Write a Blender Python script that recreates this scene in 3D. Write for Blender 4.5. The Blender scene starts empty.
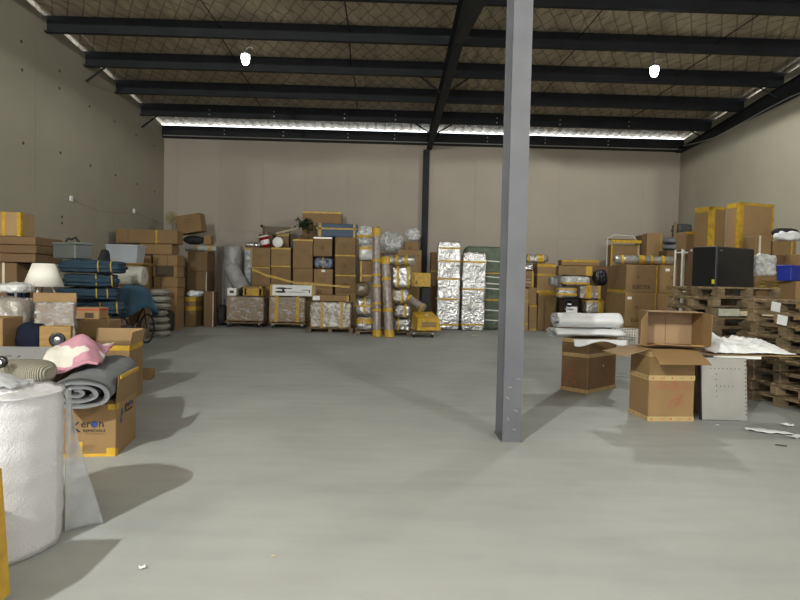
import bpy, math, random
from mathutils import Vector, Matrix, noise as mnoise
R = math.radians
rnd = random.Random(7)
scene = bpy.context.scene
COL = scene.collection

# ------------------------------------------------------------------ camera, world, exposure
FPX = 600.0
CAM = Vector((0, 0, 1.5))
CROT = Matrix.Rotation(R(-1.4), 3, 'Z') @ Matrix.Rotation(R(90 - 1.8), 3, 'X') @ Matrix.Rotation(R(1.25), 3, 'Z')
cam_data = bpy.data.cameras.new('camera'); cam = bpy.data.objects.new('camera', cam_data)
COL.objects.link(cam)
cam_data.sensor_width = 36; cam_data.lens = 36 * FPX / 800
cam_data.clip_start = .05; cam_data.clip_end = 200
cam.matrix_world = Matrix.Translation(CAM) @ CROT.to_4x4()
scene.camera = cam

world = bpy.data.worlds.new('overcast_sky'); scene.world = world; world.use_nodes = True
wb = world.node_tree.nodes['Background']
wb.inputs['Color'].default_value = (.86, .93, 1, 1); wb.inputs['Strength'].default_value = 3.0
portal_d = bpy.data.lights.new('doorway_portal', 'AREA'); portal_d.shape = 'RECTANGLE'
portal_d.size = 9.0; portal_d.size_y = 4.8; portal_d.cycles.is_portal = True
portal = bpy.data.objects.new('doorway_portal', portal_d); COL.objects.link(portal)
portal.location = (-.5, -8.0, 2.4); portal.rotation_euler = (R(90), 0, 0)

vs = scene.view_settings
vs.view_transform = 'Standard'; vs.look = 'None'; vs.gamma = 1; vs.use_curve_mapping = False
vs.exposure = 0.45
scene.display_settings.display_device = 'sRGB'
LAMP_W = 66; REAR_W = 2800
scene.cycles.max_bounces = 8; scene.cycles.diffuse_bounces = 4; scene.cycles.transparent_max_bounces = 16
scene.cycles.caustics_reflective = False; scene.cycles.caustics_refractive = False
scene.cycles.sample_clamp_indirect = 4

# ------------------------------------------------------------------ where a sight line meets a plane of the place
def ray(u, v): return CROT @ Vector(((u - 400) / FPX, -(v - 300) / FPX, -1))
def at(u, v, y):
    r = ray(u, v); return CAM + r * (y / r.y)
def at_x(u, v, x):
    r = ray(u, v); return CAM + r * (x / r.x)
def ground(u, v, z=0):
    r = ray(u, v); return CAM + r * ((z - 1.5) / r.z)

# ------------------------------------------------------------------ materials
MATS = {}
def nd(nt, t, **k):
    n = nt.nodes.new(t)
    for a, b in k.items(): setattr(n, a, b)
    return n
def mk(name, col, rough=.6, metal=0, var=0, vscale=3, bump=0, bscale=20, btype='noise', stretch=(1, 1, 1),
       objvar=0, emit=0, spec=.5, alpha=None, trans=0, coat=0, dist=.02):
    if name in MATS: return MATS[name]
    m = bpy.data.materials.new(name); m.use_nodes = True; nt = m.node_tree; L = nt.links
    p = nt.nodes['Principled BSDF']; p.inputs['Base Color'].default_value = (*col, 1)
    p.inputs['Roughness'].default_value = rough; p.inputs['Metallic'].default_value = metal
    p.inputs['Specular IOR Level'].default_value = spec
    if coat: p.inputs['Coat Weight'].default_value = coat
    if trans: p.inputs['Transmission Weight'].default_value = trans
    tc = nd(nt, 'ShaderNodeTexCoord'); mp = nd(nt, 'ShaderNodeMapping'); mp.inputs['Scale'].default_value = stretch
    L.new(tc.outputs['Object'], mp.inputs['Vector'])
    if var or objvar:
        h = nd(nt, 'ShaderNodeHueSaturation'); h.inputs['Color'].default_value = (*col, 1)
        add = nd(nt, 'ShaderNodeMath', operation='ADD'); add.inputs[0].default_value = 1; add.inputs[1].default_value = 0
        if var:
            n = nd(nt, 'ShaderNodeTexNoise'); n.inputs['Scale'].default_value = vscale; n.inputs['Detail'].default_value = 5
            L.new(mp.outputs[0], n.inputs['Vector'])
            mr = nd(nt, 'ShaderNodeMapRange'); mr.inputs[1].default_value = .3; mr.inputs[2].default_value = .7
            mr.inputs[3].default_value = 1 - var; mr.inputs[4].default_value = 1 + var
            L.new(n.outputs['Fac'], mr.inputs[0]); L.new(mr.outputs[0], add.inputs[0])
        if objvar:
            oi = nd(nt, 'ShaderNodeObjectInfo'); mr2 = nd(nt, 'ShaderNodeMapRange')
            mr2.inputs[3].default_value = -objvar; mr2.inputs[4].default_value = objvar
            L.new(oi.outputs['Random'], mr2.inputs[0]); L.new(mr2.outputs[0], add.inputs[1])
        L.new(add.outputs[0], h.inputs['Value']); L.new(h.outputs[0], p.inputs['Base Color'])
    if bump:
        if btype == 'voronoi':
            n = nd(nt, 'ShaderNodeTexVoronoi'); out = n.outputs['Distance']
        elif btype == 'wave':
            n = nd(nt, 'ShaderNodeTexWave'); out = n.outputs['Fac']
        else:
            n = nd(nt, 'ShaderNodeTexNoise'); n.inputs['Detail'].default_value = 4; out = n.outputs['Fac']
        n.inputs['Scale'].default_value = bscale; L.new(mp.outputs[0], n.inputs['Vector'])
        b = nd(nt, 'ShaderNodeBump'); b.inputs['Strength'].default_value = bump; b.inputs['Distance'].default_value = dist
        L.new(out, b.inputs['Height']); L.new(b.outputs[0], p.inputs['Normal'])
    if emit:
        p.inputs['Emission Color'].default_value = (*col, 1); p.inputs['Emission Strength'].default_value = emit
    if alpha is not None:
        o = nt.nodes['Material Output']; tr = nd(nt, 'ShaderNodeBsdfTransparent'); mx = nd(nt, 'ShaderNodeMixShader')
        n = nd(nt, 'ShaderNodeTexNoise'); n.inputs['Scale'].default_value = alpha[2]; n.inputs['Detail'].default_value = 5
        n.inputs['Distortion'].default_value = 1.0; L.new(mp.outputs[0], n.inputs['Vector'])
        mr = nd(nt, 'ShaderNodeMapRange'); mr.inputs[1].default_value = .38; mr.inputs[2].default_value = .66
        mr.inputs[3].default_value = alpha[0]; mr.inputs[4].default_value = alpha[1]
        L.new(n.outputs['Fac'], mr.inputs[0]); L.new(mr.outputs[0], mx.inputs[0])
        L.new(tr.outputs[0], mx.inputs[1]); L.new(p.outputs[0], mx.inputs[2]); L.new(mx.outputs[0], o.inputs['Surface'])
    MATS[name] = m; return m

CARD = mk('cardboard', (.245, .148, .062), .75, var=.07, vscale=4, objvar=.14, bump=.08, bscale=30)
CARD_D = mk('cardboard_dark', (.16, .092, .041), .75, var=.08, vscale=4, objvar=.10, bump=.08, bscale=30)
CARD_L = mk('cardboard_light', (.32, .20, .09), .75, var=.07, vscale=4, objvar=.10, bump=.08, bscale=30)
CARD_IN = mk('cardboard_inside', (.34, .215, .118), .8, var=.06)
TAPE = mk('yellow_packing_tape', (.50, .30, .03), .42, var=.25, vscale=9, bump=.2, bscale=25, spec=.35)
TAPE_T = mk('tan_packing_tape', (.43, .32, .145), .4, var=.1, vscale=9)
TAPE_C = mk('pale_packing_tape', (.62, .56, .44), .25, var=.15, coat=.4)
RED = mk('red_print', (.48, .04, .03), .6)
REDF = mk('faded_red_print', (.33, .11, .06), .8)
INK = mk('black_ink', (.018, .016, .015), .7)
INKF = mk('faded_ink', (.07, .045, .028), .8)
BLUEP = mk('blue_print', (.02, .055, .20), .6)
WRAP = mk('plastic_wrap', (.62, .60, .58), .16, bump=.8, bscale=12, alpha=(.05, .62, 7), stretch=(1, 1, 1.6))  # shiny streaks of the film put in as pale opacity noise
WRAPH = mk('hazy_plastic', (.70, .70, .70), .2, bump=.8, bscale=10, alpha=(.35, .92, 6))
FOIL = mk('silver_bubble_foil', (.58, .57, .56), .27, metal=.9, bump=.6, bscale=20, dist=.03)
FOILW = mk('silver_wrap', (.50, .475, .45), .2, metal=.7, bump=.7, bscale=12, var=.2, vscale=6, dist=.04)
BUB = mk('bubble_wrap', (.60, .585, .61), .3, bump=.4, bscale=105, btype='voronoi', var=.06, vscale=2, coat=.35, dist=.006)
BUBT = mk('bubble_sheet', (.50, .51, .53), .3, bump=.5, bscale=105, btype='voronoi', alpha=(.40, .58, 3), dist=.006)
GREYW = mk('grey_plastic_wrap', (.36, .345, .34), .3, bump=.9, bscale=7, var=.12, vscale=3, coat=.4, dist=.05)
FOAM = mk('white_foam_sheet', (.80, .80, .82), .55, bump=.35, bscale=40, var=.05)
WHITE = mk('white_plastic', (.78, .77, .74), .45)
WHITEP = mk('white_paper', (.80, .80, .80), .7, bump=.5, bscale=12)
BLACK = mk('black_gloss', (.012, .012, .013), .3)
BLACKM = mk('black_matt', (.016, .016, .018), .75)
NAVY = mk('navy_cloth', (.006, .009, .022), .85, var=.2, spec=.2)
BLUE_BL = mk('blue_moving_blanket', (.013, .034, .056), .9, var=.25, vscale=6, bump=.5, bscale=14, objvar=.12)
BLUE_L = mk('blue_fleece', (.035, .085, .135), .9, var=.15, vscale=5, bump=.4, bscale=8)
YEL_B = mk('yellow_binding', (.42, .27, .045), .8)
GREY_Q = mk('grey_quilt', (.150, .155, .168), .85, var=.1, vscale=6, bump=.35, bscale=7, dist=.04)
PADS = mk('grey_pads', (.25, .235, .205), .9, var=.2, vscale=5, bump=.5, bscale=9, objvar=.1)
ALU = mk('brushed_aluminium', (.50, .50, .51), .34, metal=.85, var=.08, vscale=4)
WOOD = mk('pallet_wood', (.20, .14, .077), .85, var=.3, vscale=7, stretch=(1, 6, 6), objvar=.30, bump=.3, bscale=30)
WOOD_P = mk('pale_painted_wood', (.42, .42, .34), .8, var=.25, vscale=9)
WOOD_C = mk('cream_wood', (.62, .53, .36), .8, var=.15, vscale=6)
WOOD_G = mk('grey_painted_wood', (.36, .38, .42), .7, var=.15)
PLY = mk('gold_plywood', (.27, .155, .04), .5, var=.2, vscale=6, stretch=(1, 1, 5))
STEEL = mk('dark_steel', (.016, .0175, .020), .65, var=.2, vscale=2, spec=.25)
STEEL_C = mk('grey_painted_steel', (.100, .100, .112), .5, var=.12, vscale=3, bump=.1, bscale=9)
ZINC = mk('zinc', (.5, .5, .5), .35, metal=.8)
GREEN = mk('green_wrap', (.075, .10, .062), .45, var=.25, vscale=5, bump=.8, bscale=7, dist=.05)
LEAF = mk('leaf_green', (.018, .04, .012), .6, var=.3)
BLUEBOX = mk('blue_carton', (.008, .04, .09), .5, var=.1)
BLUECR = mk('blue_plastic', (.012, .03, .30), .4, var=.1)
GTOTE = mk('grey_plastic', (.105, .115, .108), .5, var=.06)
CTOTE = mk('clear_grey_plastic', (.40, .43, .47), .3, var=.1)
REDP = mk('red_plastic', (.42, .015, .018), .4)
BEIGE = mk('beige_weave', (.36, .33, .26), .85, bump=.8, bscale=26, btype='wave', dist=.02)
PINK = None
FAN = mk('aged_metal', (.30, .25, .12), .5, metal=.3)
YELLOW = mk('yellow_mark', (.62, .56, .02), .6)

# ------------------------------------------------------------------ mesh builder
class MB:
    def __init__(s): s.v = []; s.f = []; s.m = []
    def add(s, vs, fs, mi=0):
        b = len(s.v); s.v += [tuple(p) for p in vs]; s.f += [tuple(b + i for i in f) for f in fs]; s.m += [mi] * len(fs)
    def box(s, c, d, rot=None, mi=0):
        x, y, z = d[0] / 2, d[1] / 2, d[2] / 2
        P = [Vector((sx * x, sy * y, sz * z)) for sz in (-1, 1) for sy in (-1, 1) for sx in (-1, 1)]
        if rot is not None: P = [rot @ p for p in P]
        s.add([p + Vector(c) for p in P], [(0, 2, 3, 1), (4, 5, 7, 6), (0, 1, 5, 4), (2, 6, 7, 3), (0, 4, 6, 2), (1, 3, 7, 5)], mi)
        return s
    def cham(s, c, d, b=.008, bulge=0):
        vs = []; idx = {}
        h = [d[0] / 2, d[1] / 2, d[2] / 2]
        for sx in (-1, 1):
            for sy in (-1, 1):
                for sz in (-1, 1):
                    sg = (sx, sy, sz)
                    for k in range(3):
                        p = [sg[i] * (h[i] - (0 if i == k else b)) for i in range(3)]
                        idx[(sg, k)] = len(vs); vs.append(Vector(p) + Vector(c))
        fs = []
        for k in range(3):
            a, e = [(1, 2), (2, 0), (0, 1)][k]
            for sg in (-1, 1):
                q = []
                for (i, j) in ((-1, -1), (1, -1), (1, 1), (-1, 1)):
                    g = [0, 0, 0]; g[k] = sg; g[a] = i; g[e] = j; q.append(idx[(tuple(g), k)])
                fs.append(q if sg > 0 else q[::-1])
        for k in range(3):
            a, e = [(1, 2), (2, 0), (0, 1)][k]
            for i in (-1, 1):
                for j in (-1, 1):
                    g0 = [0, 0, 0]; g1 = [0, 0, 0]; g0[k] = -1; g1[k] = 1
                    for g in (g0, g1): g[a] = i; g[e] = j
                    g0 = tuple(g0); g1 = tuple(g1)
                    q = [idx[(g0, a)], idx[(g1, a)], idx[(g1, e)], idx[(g0, e)]]
                    fs.append(q if i * j < 0 else q[::-1])
        for sx in (-1, 1):
            for sy in (-1, 1):
                for sz in (-1, 1):
                    q = [idx[((sx, sy, sz), k)] for k in range(3)]
                    fs.append(q if sx * sy * sz > 0 else q[::-1])
        s.add(vs, fs); return s
    def tube(s, pts, r, n=8, cap=True, mi=0):
        pts = [Vector(p) for p in pts]; rs = r if isinstance(r, (list, tuple)) else [r] * len(pts)
        rings = []; prev = None
        for i, p in enumerate(pts):
            t = (pts[min(i + 1, len(pts) - 1)] - pts[max(i - 1, 0)]).normalized()
            ref = Vector((0, 0, 1)) if abs(t.z) < .95 else Vector((1, 0, 0))
            if prev is not None: a = (prev - t * prev.dot(t)).normalized()
            else: a = t.cross(ref).normalized()
            prev = a; b = t.cross(a)
            rings.append([p + (a * math.cos(2 * math.pi * k / n) + b * math.sin(2 * math.pi * k / n)) * rs[i] for k in range(n)])
        vs = [q for rg in rings for q in rg]; fs = []
        for i in range(len(pts) - 1):
            for k in range(n):
                fs.append((i * n + k, i * n + (k + 1) % n, (i + 1) * n + (k + 1) % n, (i + 1) * n + k))
        if cap: fs.append(tuple(range(n))[::-1]); fs.append(tuple((len(pts) - 1) * n + k for k in range(n)))
        s.add(vs, fs, mi); return s
    def lathe(s, prof, n=24, c=(0, 0, 0), rot=None, mi=0):
        vs = []; fs = []
        for (r, z) in prof:
            for k in range(n):
                a = 2 * math.pi * k / n; p = Vector((r * math.cos(a), r * math.sin(a), z))
                if rot is not None: p = rot @ p
                vs.append(p + Vector(c))
        for i in range(len(prof) - 1):
            for k in range(n):
                fs.append((i * n + k, i * n + (k + 1) % n, (i + 1) * n + (k + 1) % n, (i + 1) * n + k))
        s.add(vs, fs, mi); return s
    def soft(s, d, k=4.0, amp=.02, sc=4, seed=0, n=12, groove=0, c=(0, 0, 0), lump=0, flatbase=True, crump=0):
        key = {}; vs = []; fs = []
        h = Vector((d[0] / 2, d[1] / 2, d[2] / 2)); off = Vector((seed * 3.17, seed * 1.3, seed * 2.1))
        def vert(p):
            kk = (round(p[0], 4), round(p[1], 4), round(p[2], 4))
            if kk in key: return key[kk]
            q = Vector(p); w = (abs(q.x) ** k + abs(q.y) ** k + abs(q.z) ** k) ** (1 / k); q = q / w
            nrm = Vector((q.x, q.y, q.z)).normalized()
            P = Vector((q.x * h.x, q.y * h.y, q.z * h.z))
            dn = mnoise.fractal(P * sc + off, .8, 2.1, 3) * amp
            if groove: dn -= abs(math.sin(q.z * math.pi * groove / 2)) ** 8 * amp * 1.4
            if crump: dn += mnoise.noise(P * 9 + off) * crump * .5 + mnoise.noise(P * 22 + off) * crump
            if lump: dn += mnoise.noise(P * lump + off) * amp * 1.5
            P = P + nrm * dn
            if flatbase and P.z < -h.z: P.z = -h.z
            key[kk] = len(vs); vs.append(P + Vector(c)); return key[kk]
        for ax in range(3):
            for sg in (-1, 1):
                for i in range(n):
                    for j in range(n):
                        q = []
                        for (a, b) in ((i, j), (i + 1, j), (i + 1, j + 1), (i, j + 1)):
                            p = [0, 0, 0]; p[ax] = sg; p[(ax + 1) % 3] = -1 + 2 * a / n; p[(ax + 2) % 3] = -1 + 2 * b / n
                            q.append(vert(p))
                        fs.append(q if sg > 0 else q[::-1])
        s.add(vs, fs); return s
    def grid(s, fn, nx, ny, thick=0):
        P = [[Vector(fn(i / nx, j / ny)) for i in range(nx + 1)] for j in range(ny + 1)]
        vs = [p for row in P for p in row]
        fs = [(j * (nx + 1) + i, j * (nx + 1) + i + 1, (j + 1) * (nx + 1) + i + 1, (j + 1) * (nx + 1) + i) for j in range(ny) for i in range(nx)]
        if thick:
            N = len(vs); low = []
            for j in range(ny + 1):
                for i in range(nx + 1):
                    a = P[j][min(i + 1, nx)] - P[j][max(i - 1, 0)]; b = P[min(j + 1, ny)][i] - P[max(j - 1, 0)][i]
                    n_ = a.cross(b); n_ = n_.normalized() if n_.length > 1e-9 else Vector((0, 0, 1))
                    low.append(P[j][i] - n_ * thick)
            vs += low; fs += [tuple(N + k for k in f[::-1]) for f in fs[:]]
            W = nx + 1; edge = [(i, i + 1) for i in range(nx)] + [((j) * W + nx, (j + 1) * W + nx) for j in range(ny)] + \
                [(ny * W + i + 1, ny * W + i) for i in range(nx)] + [((j + 1) * W, j * W) for j in range(ny)]
            fs += [(b, a, N + a, N + b) for a, b in edge]
        s.add(vs, fs); return s
    def build(s, name, mat, parent=None, smooth=False, loc=None, rz=None):
        me = bpy.data.meshes.new(name); me.from_pydata(s.v, [], s.f)
        mats = mat if isinstance(mat, (list, tuple)) else [mat]
        for m in mats: me.materials.append(m)
        if len(mats) > 1: me.polygons.foreach_set('material_index', s.m)
        if smooth: me.polygons.foreach_set('use_smooth', [True] * len(me.polygons))
        me.update()
        o = bpy.data.objects.new(name, me); COL.objects.link(o)
        if parent is not None: o.parent = parent
        if loc is not None: o.location = loc
        if rz is not None: o.rotation_euler = (0, 0, rz)
        return o
def share(src, parent, loc=(0, 0, 0), rot=(0, 0, 0), scale=None):
    o = src.copy(); COL.objects.link(o); o.parent = parent; o.location = loc; o.rotation_euler = rot
    if scale: o.scale = scale
    return o
def tag(o, label, cat, group=None, kind=None):
    o['label'] = label; o['category'] = cat
    if group: o['group'] = group
    if kind: o['kind'] = kind
    return o
def thing(name, label, cat, loc, rz=0, group=None, rot=None):
    o = bpy.data.objects.new(name, None); COL.objects.link(o); o.empty_display_size = .1
    o.location = loc; o.rotation_euler = rot if rot else (0, 0, rz)
    return tag(o, label, cat, group)
def text_part(parent, s, size, loc, rot, mat, name='lettering', ext=.001, sx=1):
    cu = bpy.data.curves.new('t', 'FONT'); cu.body = s; cu.size = size; cu.extrude = ext; cu.align_x = 'CENTER'; cu.resolution_u = 2
    t = bpy.data.objects.new('t', cu); COL.objects.link(t)
    dg = bpy.context.evaluated_depsgraph_get(); me = bpy.data.meshes.new_from_object(t.evaluated_get(dg))
    bpy.data.objects.remove(t); me.materials.clear(); me.materials.append(mat)
    o = bpy.data.objects.new(name, me); COL.objects.link(o); o.parent = parent; o.location = loc; o.rotation_euler = rot; o.scale = (sx, 1, 1)
    return o
FRONT = (R(90), 0, 0); RIGHT = (R(90), 0, R(90)); LEFT = (R(90), 0, R(-90))

# ------------------------------------------------------------------ cartons
class Rec: pass
def fit_box(t, w, dp, h, mat=CARD, bands=(), prints=(), wrap=False, name='body', tmat=TAPE, open_top=False, label_white=None):
    """parts of a carton whose base centre is t's origin; front face looks along -y"""
    b = MB().cham((0, 0, h / 2), (w, dp, h), min(.012, w * .03)); body = b.build(name, mat, t)
    e = .003
    W0, D0, H0 = w, dp, h
    if wrap: w, dp, h = w + .044, dp + .044, h + .022
    for bd in bands:
        k = bd[0]; m = MB(); mt = bd[3] if len(bd) > 3 else tmat
        if k == 'h':
            z = bd[1] * h; tw = bd[2]
            m.box((0, -dp / 2 - e / 2, z), (w + 2 * e, e, tw)); m.box((0, dp / 2 + e / 2, z), (w + 2 * e, e, tw))
            m.box((-w / 2 - e / 2, 0, z), (e, dp, tw)); m.box((w / 2 + e / 2, 0, z), (e, dp, tw))
        elif k == 'v':
            x = (bd[1] - .5) * w; tw = bd[2]
            m.box((x, -dp / 2 - e / 2, h / 2), (tw, e, h)); m.box((x, dp / 2 + e / 2, h / 2), (tw, e, h)); m.box((x, 0, h + e / 2), (tw, dp + 2 * e, e))
        elif k == 's':
            y = (bd[1] - .5) * dp; tw = bd[2]
            m.box((-w / 2 - e / 2, y, h / 2), (e, tw, h)); m.box((w / 2 + e / 2, y, h / 2), (e, tw, h)); m.box((0, y, h + e / 2), (w + 2 * e, tw, e))
        elif k == 'et':
            tw = bd[2]; m.box((0, -dp / 2 - e / 2, h - tw / 2), (w, e, tw)); m.box((0, -dp / 2 + tw / 2 - e, h + e / 2), (w, tw, e))
        elif k == 'eb':
            tw = bd[2]; m.box((0, -dp / 2 - e / 2, tw / 2), (w, e, tw))
        elif k in ('el', 'er'):
            tw = bd[2]; sg = -1 if k == 'el' else 1
            m.box((sg * (w / 2 - tw / 2), -dp / 2 - e / 2, h / 2), (tw, e, h)); m.box((sg * (w / 2 + e / 2), -dp / 2 + tw / 2 - e, h / 2), (e, tw, h))
        elif k == 'lt':
            tw = bd[2]; m.box((-w / 2 - e / 2, 0, h - tw / 2), (e, dp, tw))
        elif k == 'lb':
            tw = bd[2]; m.box((-w / 2 - e / 2, 0, tw / 2), (e, dp, tw))
        elif k == 'rt':
            tw = bd[2]; m.box((w / 2 + e / 2, 0, h - tw / 2), (e, dp, tw))
        m.build('tape', mt, t)
    w, dp, h = W0, D0, H0
    for pr in prints:
        k, x, z, sz = pr[:4]; mt = pr[4] if len(pr) > 4 else INKF; face = pr[5] if len(pr) > 5 else 'f'
        if face == 'f': base = Vector(((x - .5) * w, -dp / 2 - .0012, z * h)); ax = Vector((1, 0, 0))
        elif face == 'r': base = Vector((w / 2 + .0012, (x - .5) * dp, z * h)); ax = Vector((0, 1, 0))
        else: base = Vector((-w / 2 - .0012, (.5 - x) * dp, z * h)); ax = Vector((0, -1, 0))
        m = MB(); up = Vector((0, 0, 1))
        def q(a0, b0, a1, b1):
            m.add([base + ax * a0 + up * b0, base + ax * a1 + up * b0, base + ax * a1 + up * b1, base + ax * a0 + up * b1], [(0, 1, 2, 3)])
        if k == 'glyph':
            for i in (-1, 0, 1):
                c = i * sz * 1.6
                q(c - sz / 2, -sz * .06, c + sz / 2, sz * .06); q(c - sz * .08, -sz / 2, c + sz * .08, sz / 2); q(c - sz * .4, sz * .3, c + sz * .4, sz * .42)
            q(-sz * 1.5, -sz * 1.5, sz * 1.5, -sz * 1.4); q(-sz * 1.2, -sz * 2, sz * 1.2, -sz * 1.9); m.build('print', mt, t)['kind'] = 'stuff'
        elif k == 'mark':
            for a in range(10):
                t0 = a * math.pi / 5; t1 = t0 + math.pi / 5
                p = [base + ax * (math.cos(t) * r_) + up * (math.sin(t) * r_) for t in (t0, t1) for r_ in (sz, sz * .7)]
                m.add(p, [(0, 1, 3, 2), (2, 3, 1, 0)])
            q(-sz * 1.3, -sz * 1.7, sz * 1.3, -sz * 1.4); q(-sz * .9, -.2 * sz, sz * .9, .2 * sz); m.build('print', mt, t)['kind'] = 'stuff'
        elif k == 'rect':
            q(-sz / 2, -sz * .3, sz / 2, sz * .3); m.build('label_sticker', mt, t)
        elif k == 'text':
            rot = {'f': FRONT, 'r': RIGHT, 'l': LEFT}[face]
            text_part(t, pr[6], sz, base, rot, mt)
    if wrap:
        m = MB().soft((w + .03, dp + .03, h + .016), k=14, amp=.010, sc=6, seed=rnd.random() * 9, n=20, c=(0, 0, h / 2 + .008), crump=.008)
        m.build('plastic_wrap', WRAP if wrap is True else wrap, t, smooth=False)
    return body
def carton(label, x, y, z, w, dp, h, rz=0, name='cardboard_box', cat='box', group=None, **k):
    if any(b_[0] in ('v', 's', 'et') for b_ in k.get('bands', ())): h -= .004
    t = thing(name, label, cat, (x, y, z), rz, group)
    fit_box(t, w, dp, h, **k)
    r = Rec(); r.o = t; r.top = z + h + (.004 if any(b_[0] in ('v', 's', 'et') for b_ in k.get('bands', ())) else 0); r.x = x; r.y = y; r.w = w; r.d = dp; r.h = h; r.z = z
    return r
def cpx(label, u0, u1, v0, v1, d, dp, zb=None, rz=0, **k):
    """carton whose front face spans u0..u1, v0..v1 on the plane y=d"""
    um = (u0 + u1) / 2; vm = (v0 + (v1 if v1 else v0)) / 2
    x0 = at(u0, vm, d).x; x1 = at(u1, vm, d).x; zt = at(um, v0, d).z
    z0 = zb if zb is not None else at(um, v1, d).z
    return carton(label, (x0 + x1) / 2, d + dp / 2, z0, x1 - x0 - .012, dp, zt - z0 - .002, rz, **k)
def corner_spec(uc, d, ul, ur, v, a):
    C = at(uc, v, d); dr = Vector((math.cos(a), math.sin(a))); dl = Vector((-math.sin(a), math.cos(a)))
    out = []
    for u, dd in ((ur, dr), (ul, dl)):
        r = ray(u, v); n = Vector((-r.y, r.x)); out.append(-n.dot(C.xy) / n.dot(dd))
    wr, wl = out; c = C.xy + dr * wr / 2 + dl * wl / 2
    return c.x, c.y, wr, wl
def ccorner(label, uc, d, ul, ur, v0, v1, a, zb=None, **k):
    """carton whose nearest vertical edge stands at uc on y=d; its right face ends at ur, its left at ul"""
    vm = (v0 + (v1 or v0)) / 2; a = R(a)
    x, y, wr, wl = corner_spec(uc, d, ul, ur, vm, a)
    zt = at(uc, v0, d).z; z0 = zb if zb is not None else at(uc, v1, d).z
    return carton(label, x, y, z0, wr - .006, wl - .006, zt - z0 - .002, a, **k)

def bundle(name, label, cat, u0, u1, v0, v1, d, dp, mat, zb=None, k=4, amp=.03, sc=4, n=14, seed=1, groove=0, lump=0, bands=(), rz=0, tilt=0, group=None, tmat=TAPE, part='body'):
    um = (u0 + u1) / 2; vm = (v0 + (v1 or v0)) / 2
    x0 = at(u0, vm, d).x; x1 = at(u1, vm, d).x; zt = at(um, v0, d).z; z0 = zb if zb is not None else at(um, v1, d).z
    w, h = x1 - x0, zt - z0
    t = thing(name, label, cat, ((x0 + x1) / 2, d + dp / 2, z0), group=group, rot=(0, tilt, rz))
    shiny = mat in (FOIL, FOILW, WRAPH)
    MB().soft((w, dp, h), k=k, amp=amp, sc=sc, seed=seed, n=int(n * 1.9) if shiny else n, groove=groove, lump=lump, c=(0, 0, h / 2), crump=.011 if shiny else 0).build(part, mat, t, smooth=not shiny)
    for bd in bands:      # tape rings hugging the bundle
        m = MB(); ax, fr, tw = bd
        hh = (w / 2, dp / 2, h / 2); N = 28; vs = []; fs = []
        for i in range(N):
            th = 2 * math.pi * i / N; ca, sa = math.cos(th), math.sin(th)
            for s_ in (-.5, .5):
                if ax == 'h':
                    q = Vector((ca, sa, fr * 2 - 1)); wv = max(abs(q.x), abs(q.y)); q.x /= wv; q.y /= wv
                else:
                    q = Vector((fr * 2 - 1, ca, sa)); wv = max(abs(q.y), abs(q.z)); q.y /= wv; q.z /= wv
                ww = (abs(q.x) ** k + abs(q.y) ** k + abs(q.z) ** k) ** (1 / k); q /= ww
                P = Vector((q.x * hh[0], q.y * hh[1], q.z * hh[2])); dn = amp * .55 + .006
                P += q.normalized() * dn
                if ax == 'h': P.z = (fr - .5) * h + s_ * tw
                else: P.x = (fr - .5) * w + s_ * tw
                P.z = max(P.z + h / 2, .001); vs.append(P)
        for i in range(N):
            j = (i + 1) % N; fs.append((2 * i, 2 * j, 2 * j + 1, 2 * i + 1))
        m.add(vs, fs); m.build('tape', tmat, t, smooth=True)
    r = Rec(); r.o = t; r.top = zt; r.w = w; r.h = h; r.x = (x0 + x1) / 2; r.y = d + dp / 2; return r

def rollobj(name, label, cat, A, B, r, mat, bands=(), amp=.008, sc=6, seed=1, n=20, seg=24, core=False, group=None, tmat=TAPE, cone=1.0, endmat=None):
    """a roll from A to B: wrapped body, optional tape rings; parts in world axes relative to A"""
    A = Vector(A); B = Vector(B); ax = (B - A); Ln = ax.length; t_ = ax.normalized()
    ref = Vector((0, 0, 1)) if abs(t_.z) < .9 else Vector((1, 0, 0))
    a = t_.cross(ref).normalized(); b = t_.cross(a)
    base = Vector((A.x, A.y, min(A.z, B.z)))
    T = thing(name, label, cat, base, group=group)
    def ring(s, rad, ns=True, rr=None):
        out = []
        for k in range(n):
            th = 2 * math.pi * k / n; dvec = a * math.cos(th) + b * math.sin(th); P = A + t_ * (s * Ln) + dvec * rad
            if ns: P += dvec * (mnoise.fractal((P - A) * sc + Vector((seed * 2.3, 0, 0)), .8, 2, 3) * amp)
            out.append(P - base)
        return out
    prof = [(0.0, r * .25), (0.0, r * .93)] + [(i / seg, r * (1 - .06 * (i in (0, seg))) * (1 + (cone - 1) * i / seg)) for i in range(seg + 1)] + [(1.0, r * .93 * cone), (1.0, r * .25 * cone)]
    vs = []; fs = []
    for (s, rad) in prof: vs += ring(s, rad)
    for i in range(len(prof) - 1):
        for k in range(n): fs.append((i * n + k, i * n + (k + 1) % n, (i + 1) * n + (k + 1) % n, (i + 1) * n + k))
    m = MB(); m.add(vs, fs); m.build('wrapped_body', mat, T, smooth=mat is not FOILW)
    c = MB(); c.tube([A - base + t_ * .004, B - base - t_ * .004], r * .3, 12); c.build('core', endmat or CARD_L, T)
    for (fr, tw) in bands:
        h = tw / Ln / 2; vs = ring(fr - h, (r + amp * .7 + .003) * (1 + (cone - 1) * fr), False) + ring(fr + h, (r + amp * .7 + .003) * (1 + (cone - 1) * fr), False)
        m = MB(); m.add(vs, [(k, (k + 1) % n, n + (k + 1) % n, n + k) for k in range(n)]); m.build('tape', tmat, T, smooth=True)
    return T

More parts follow.
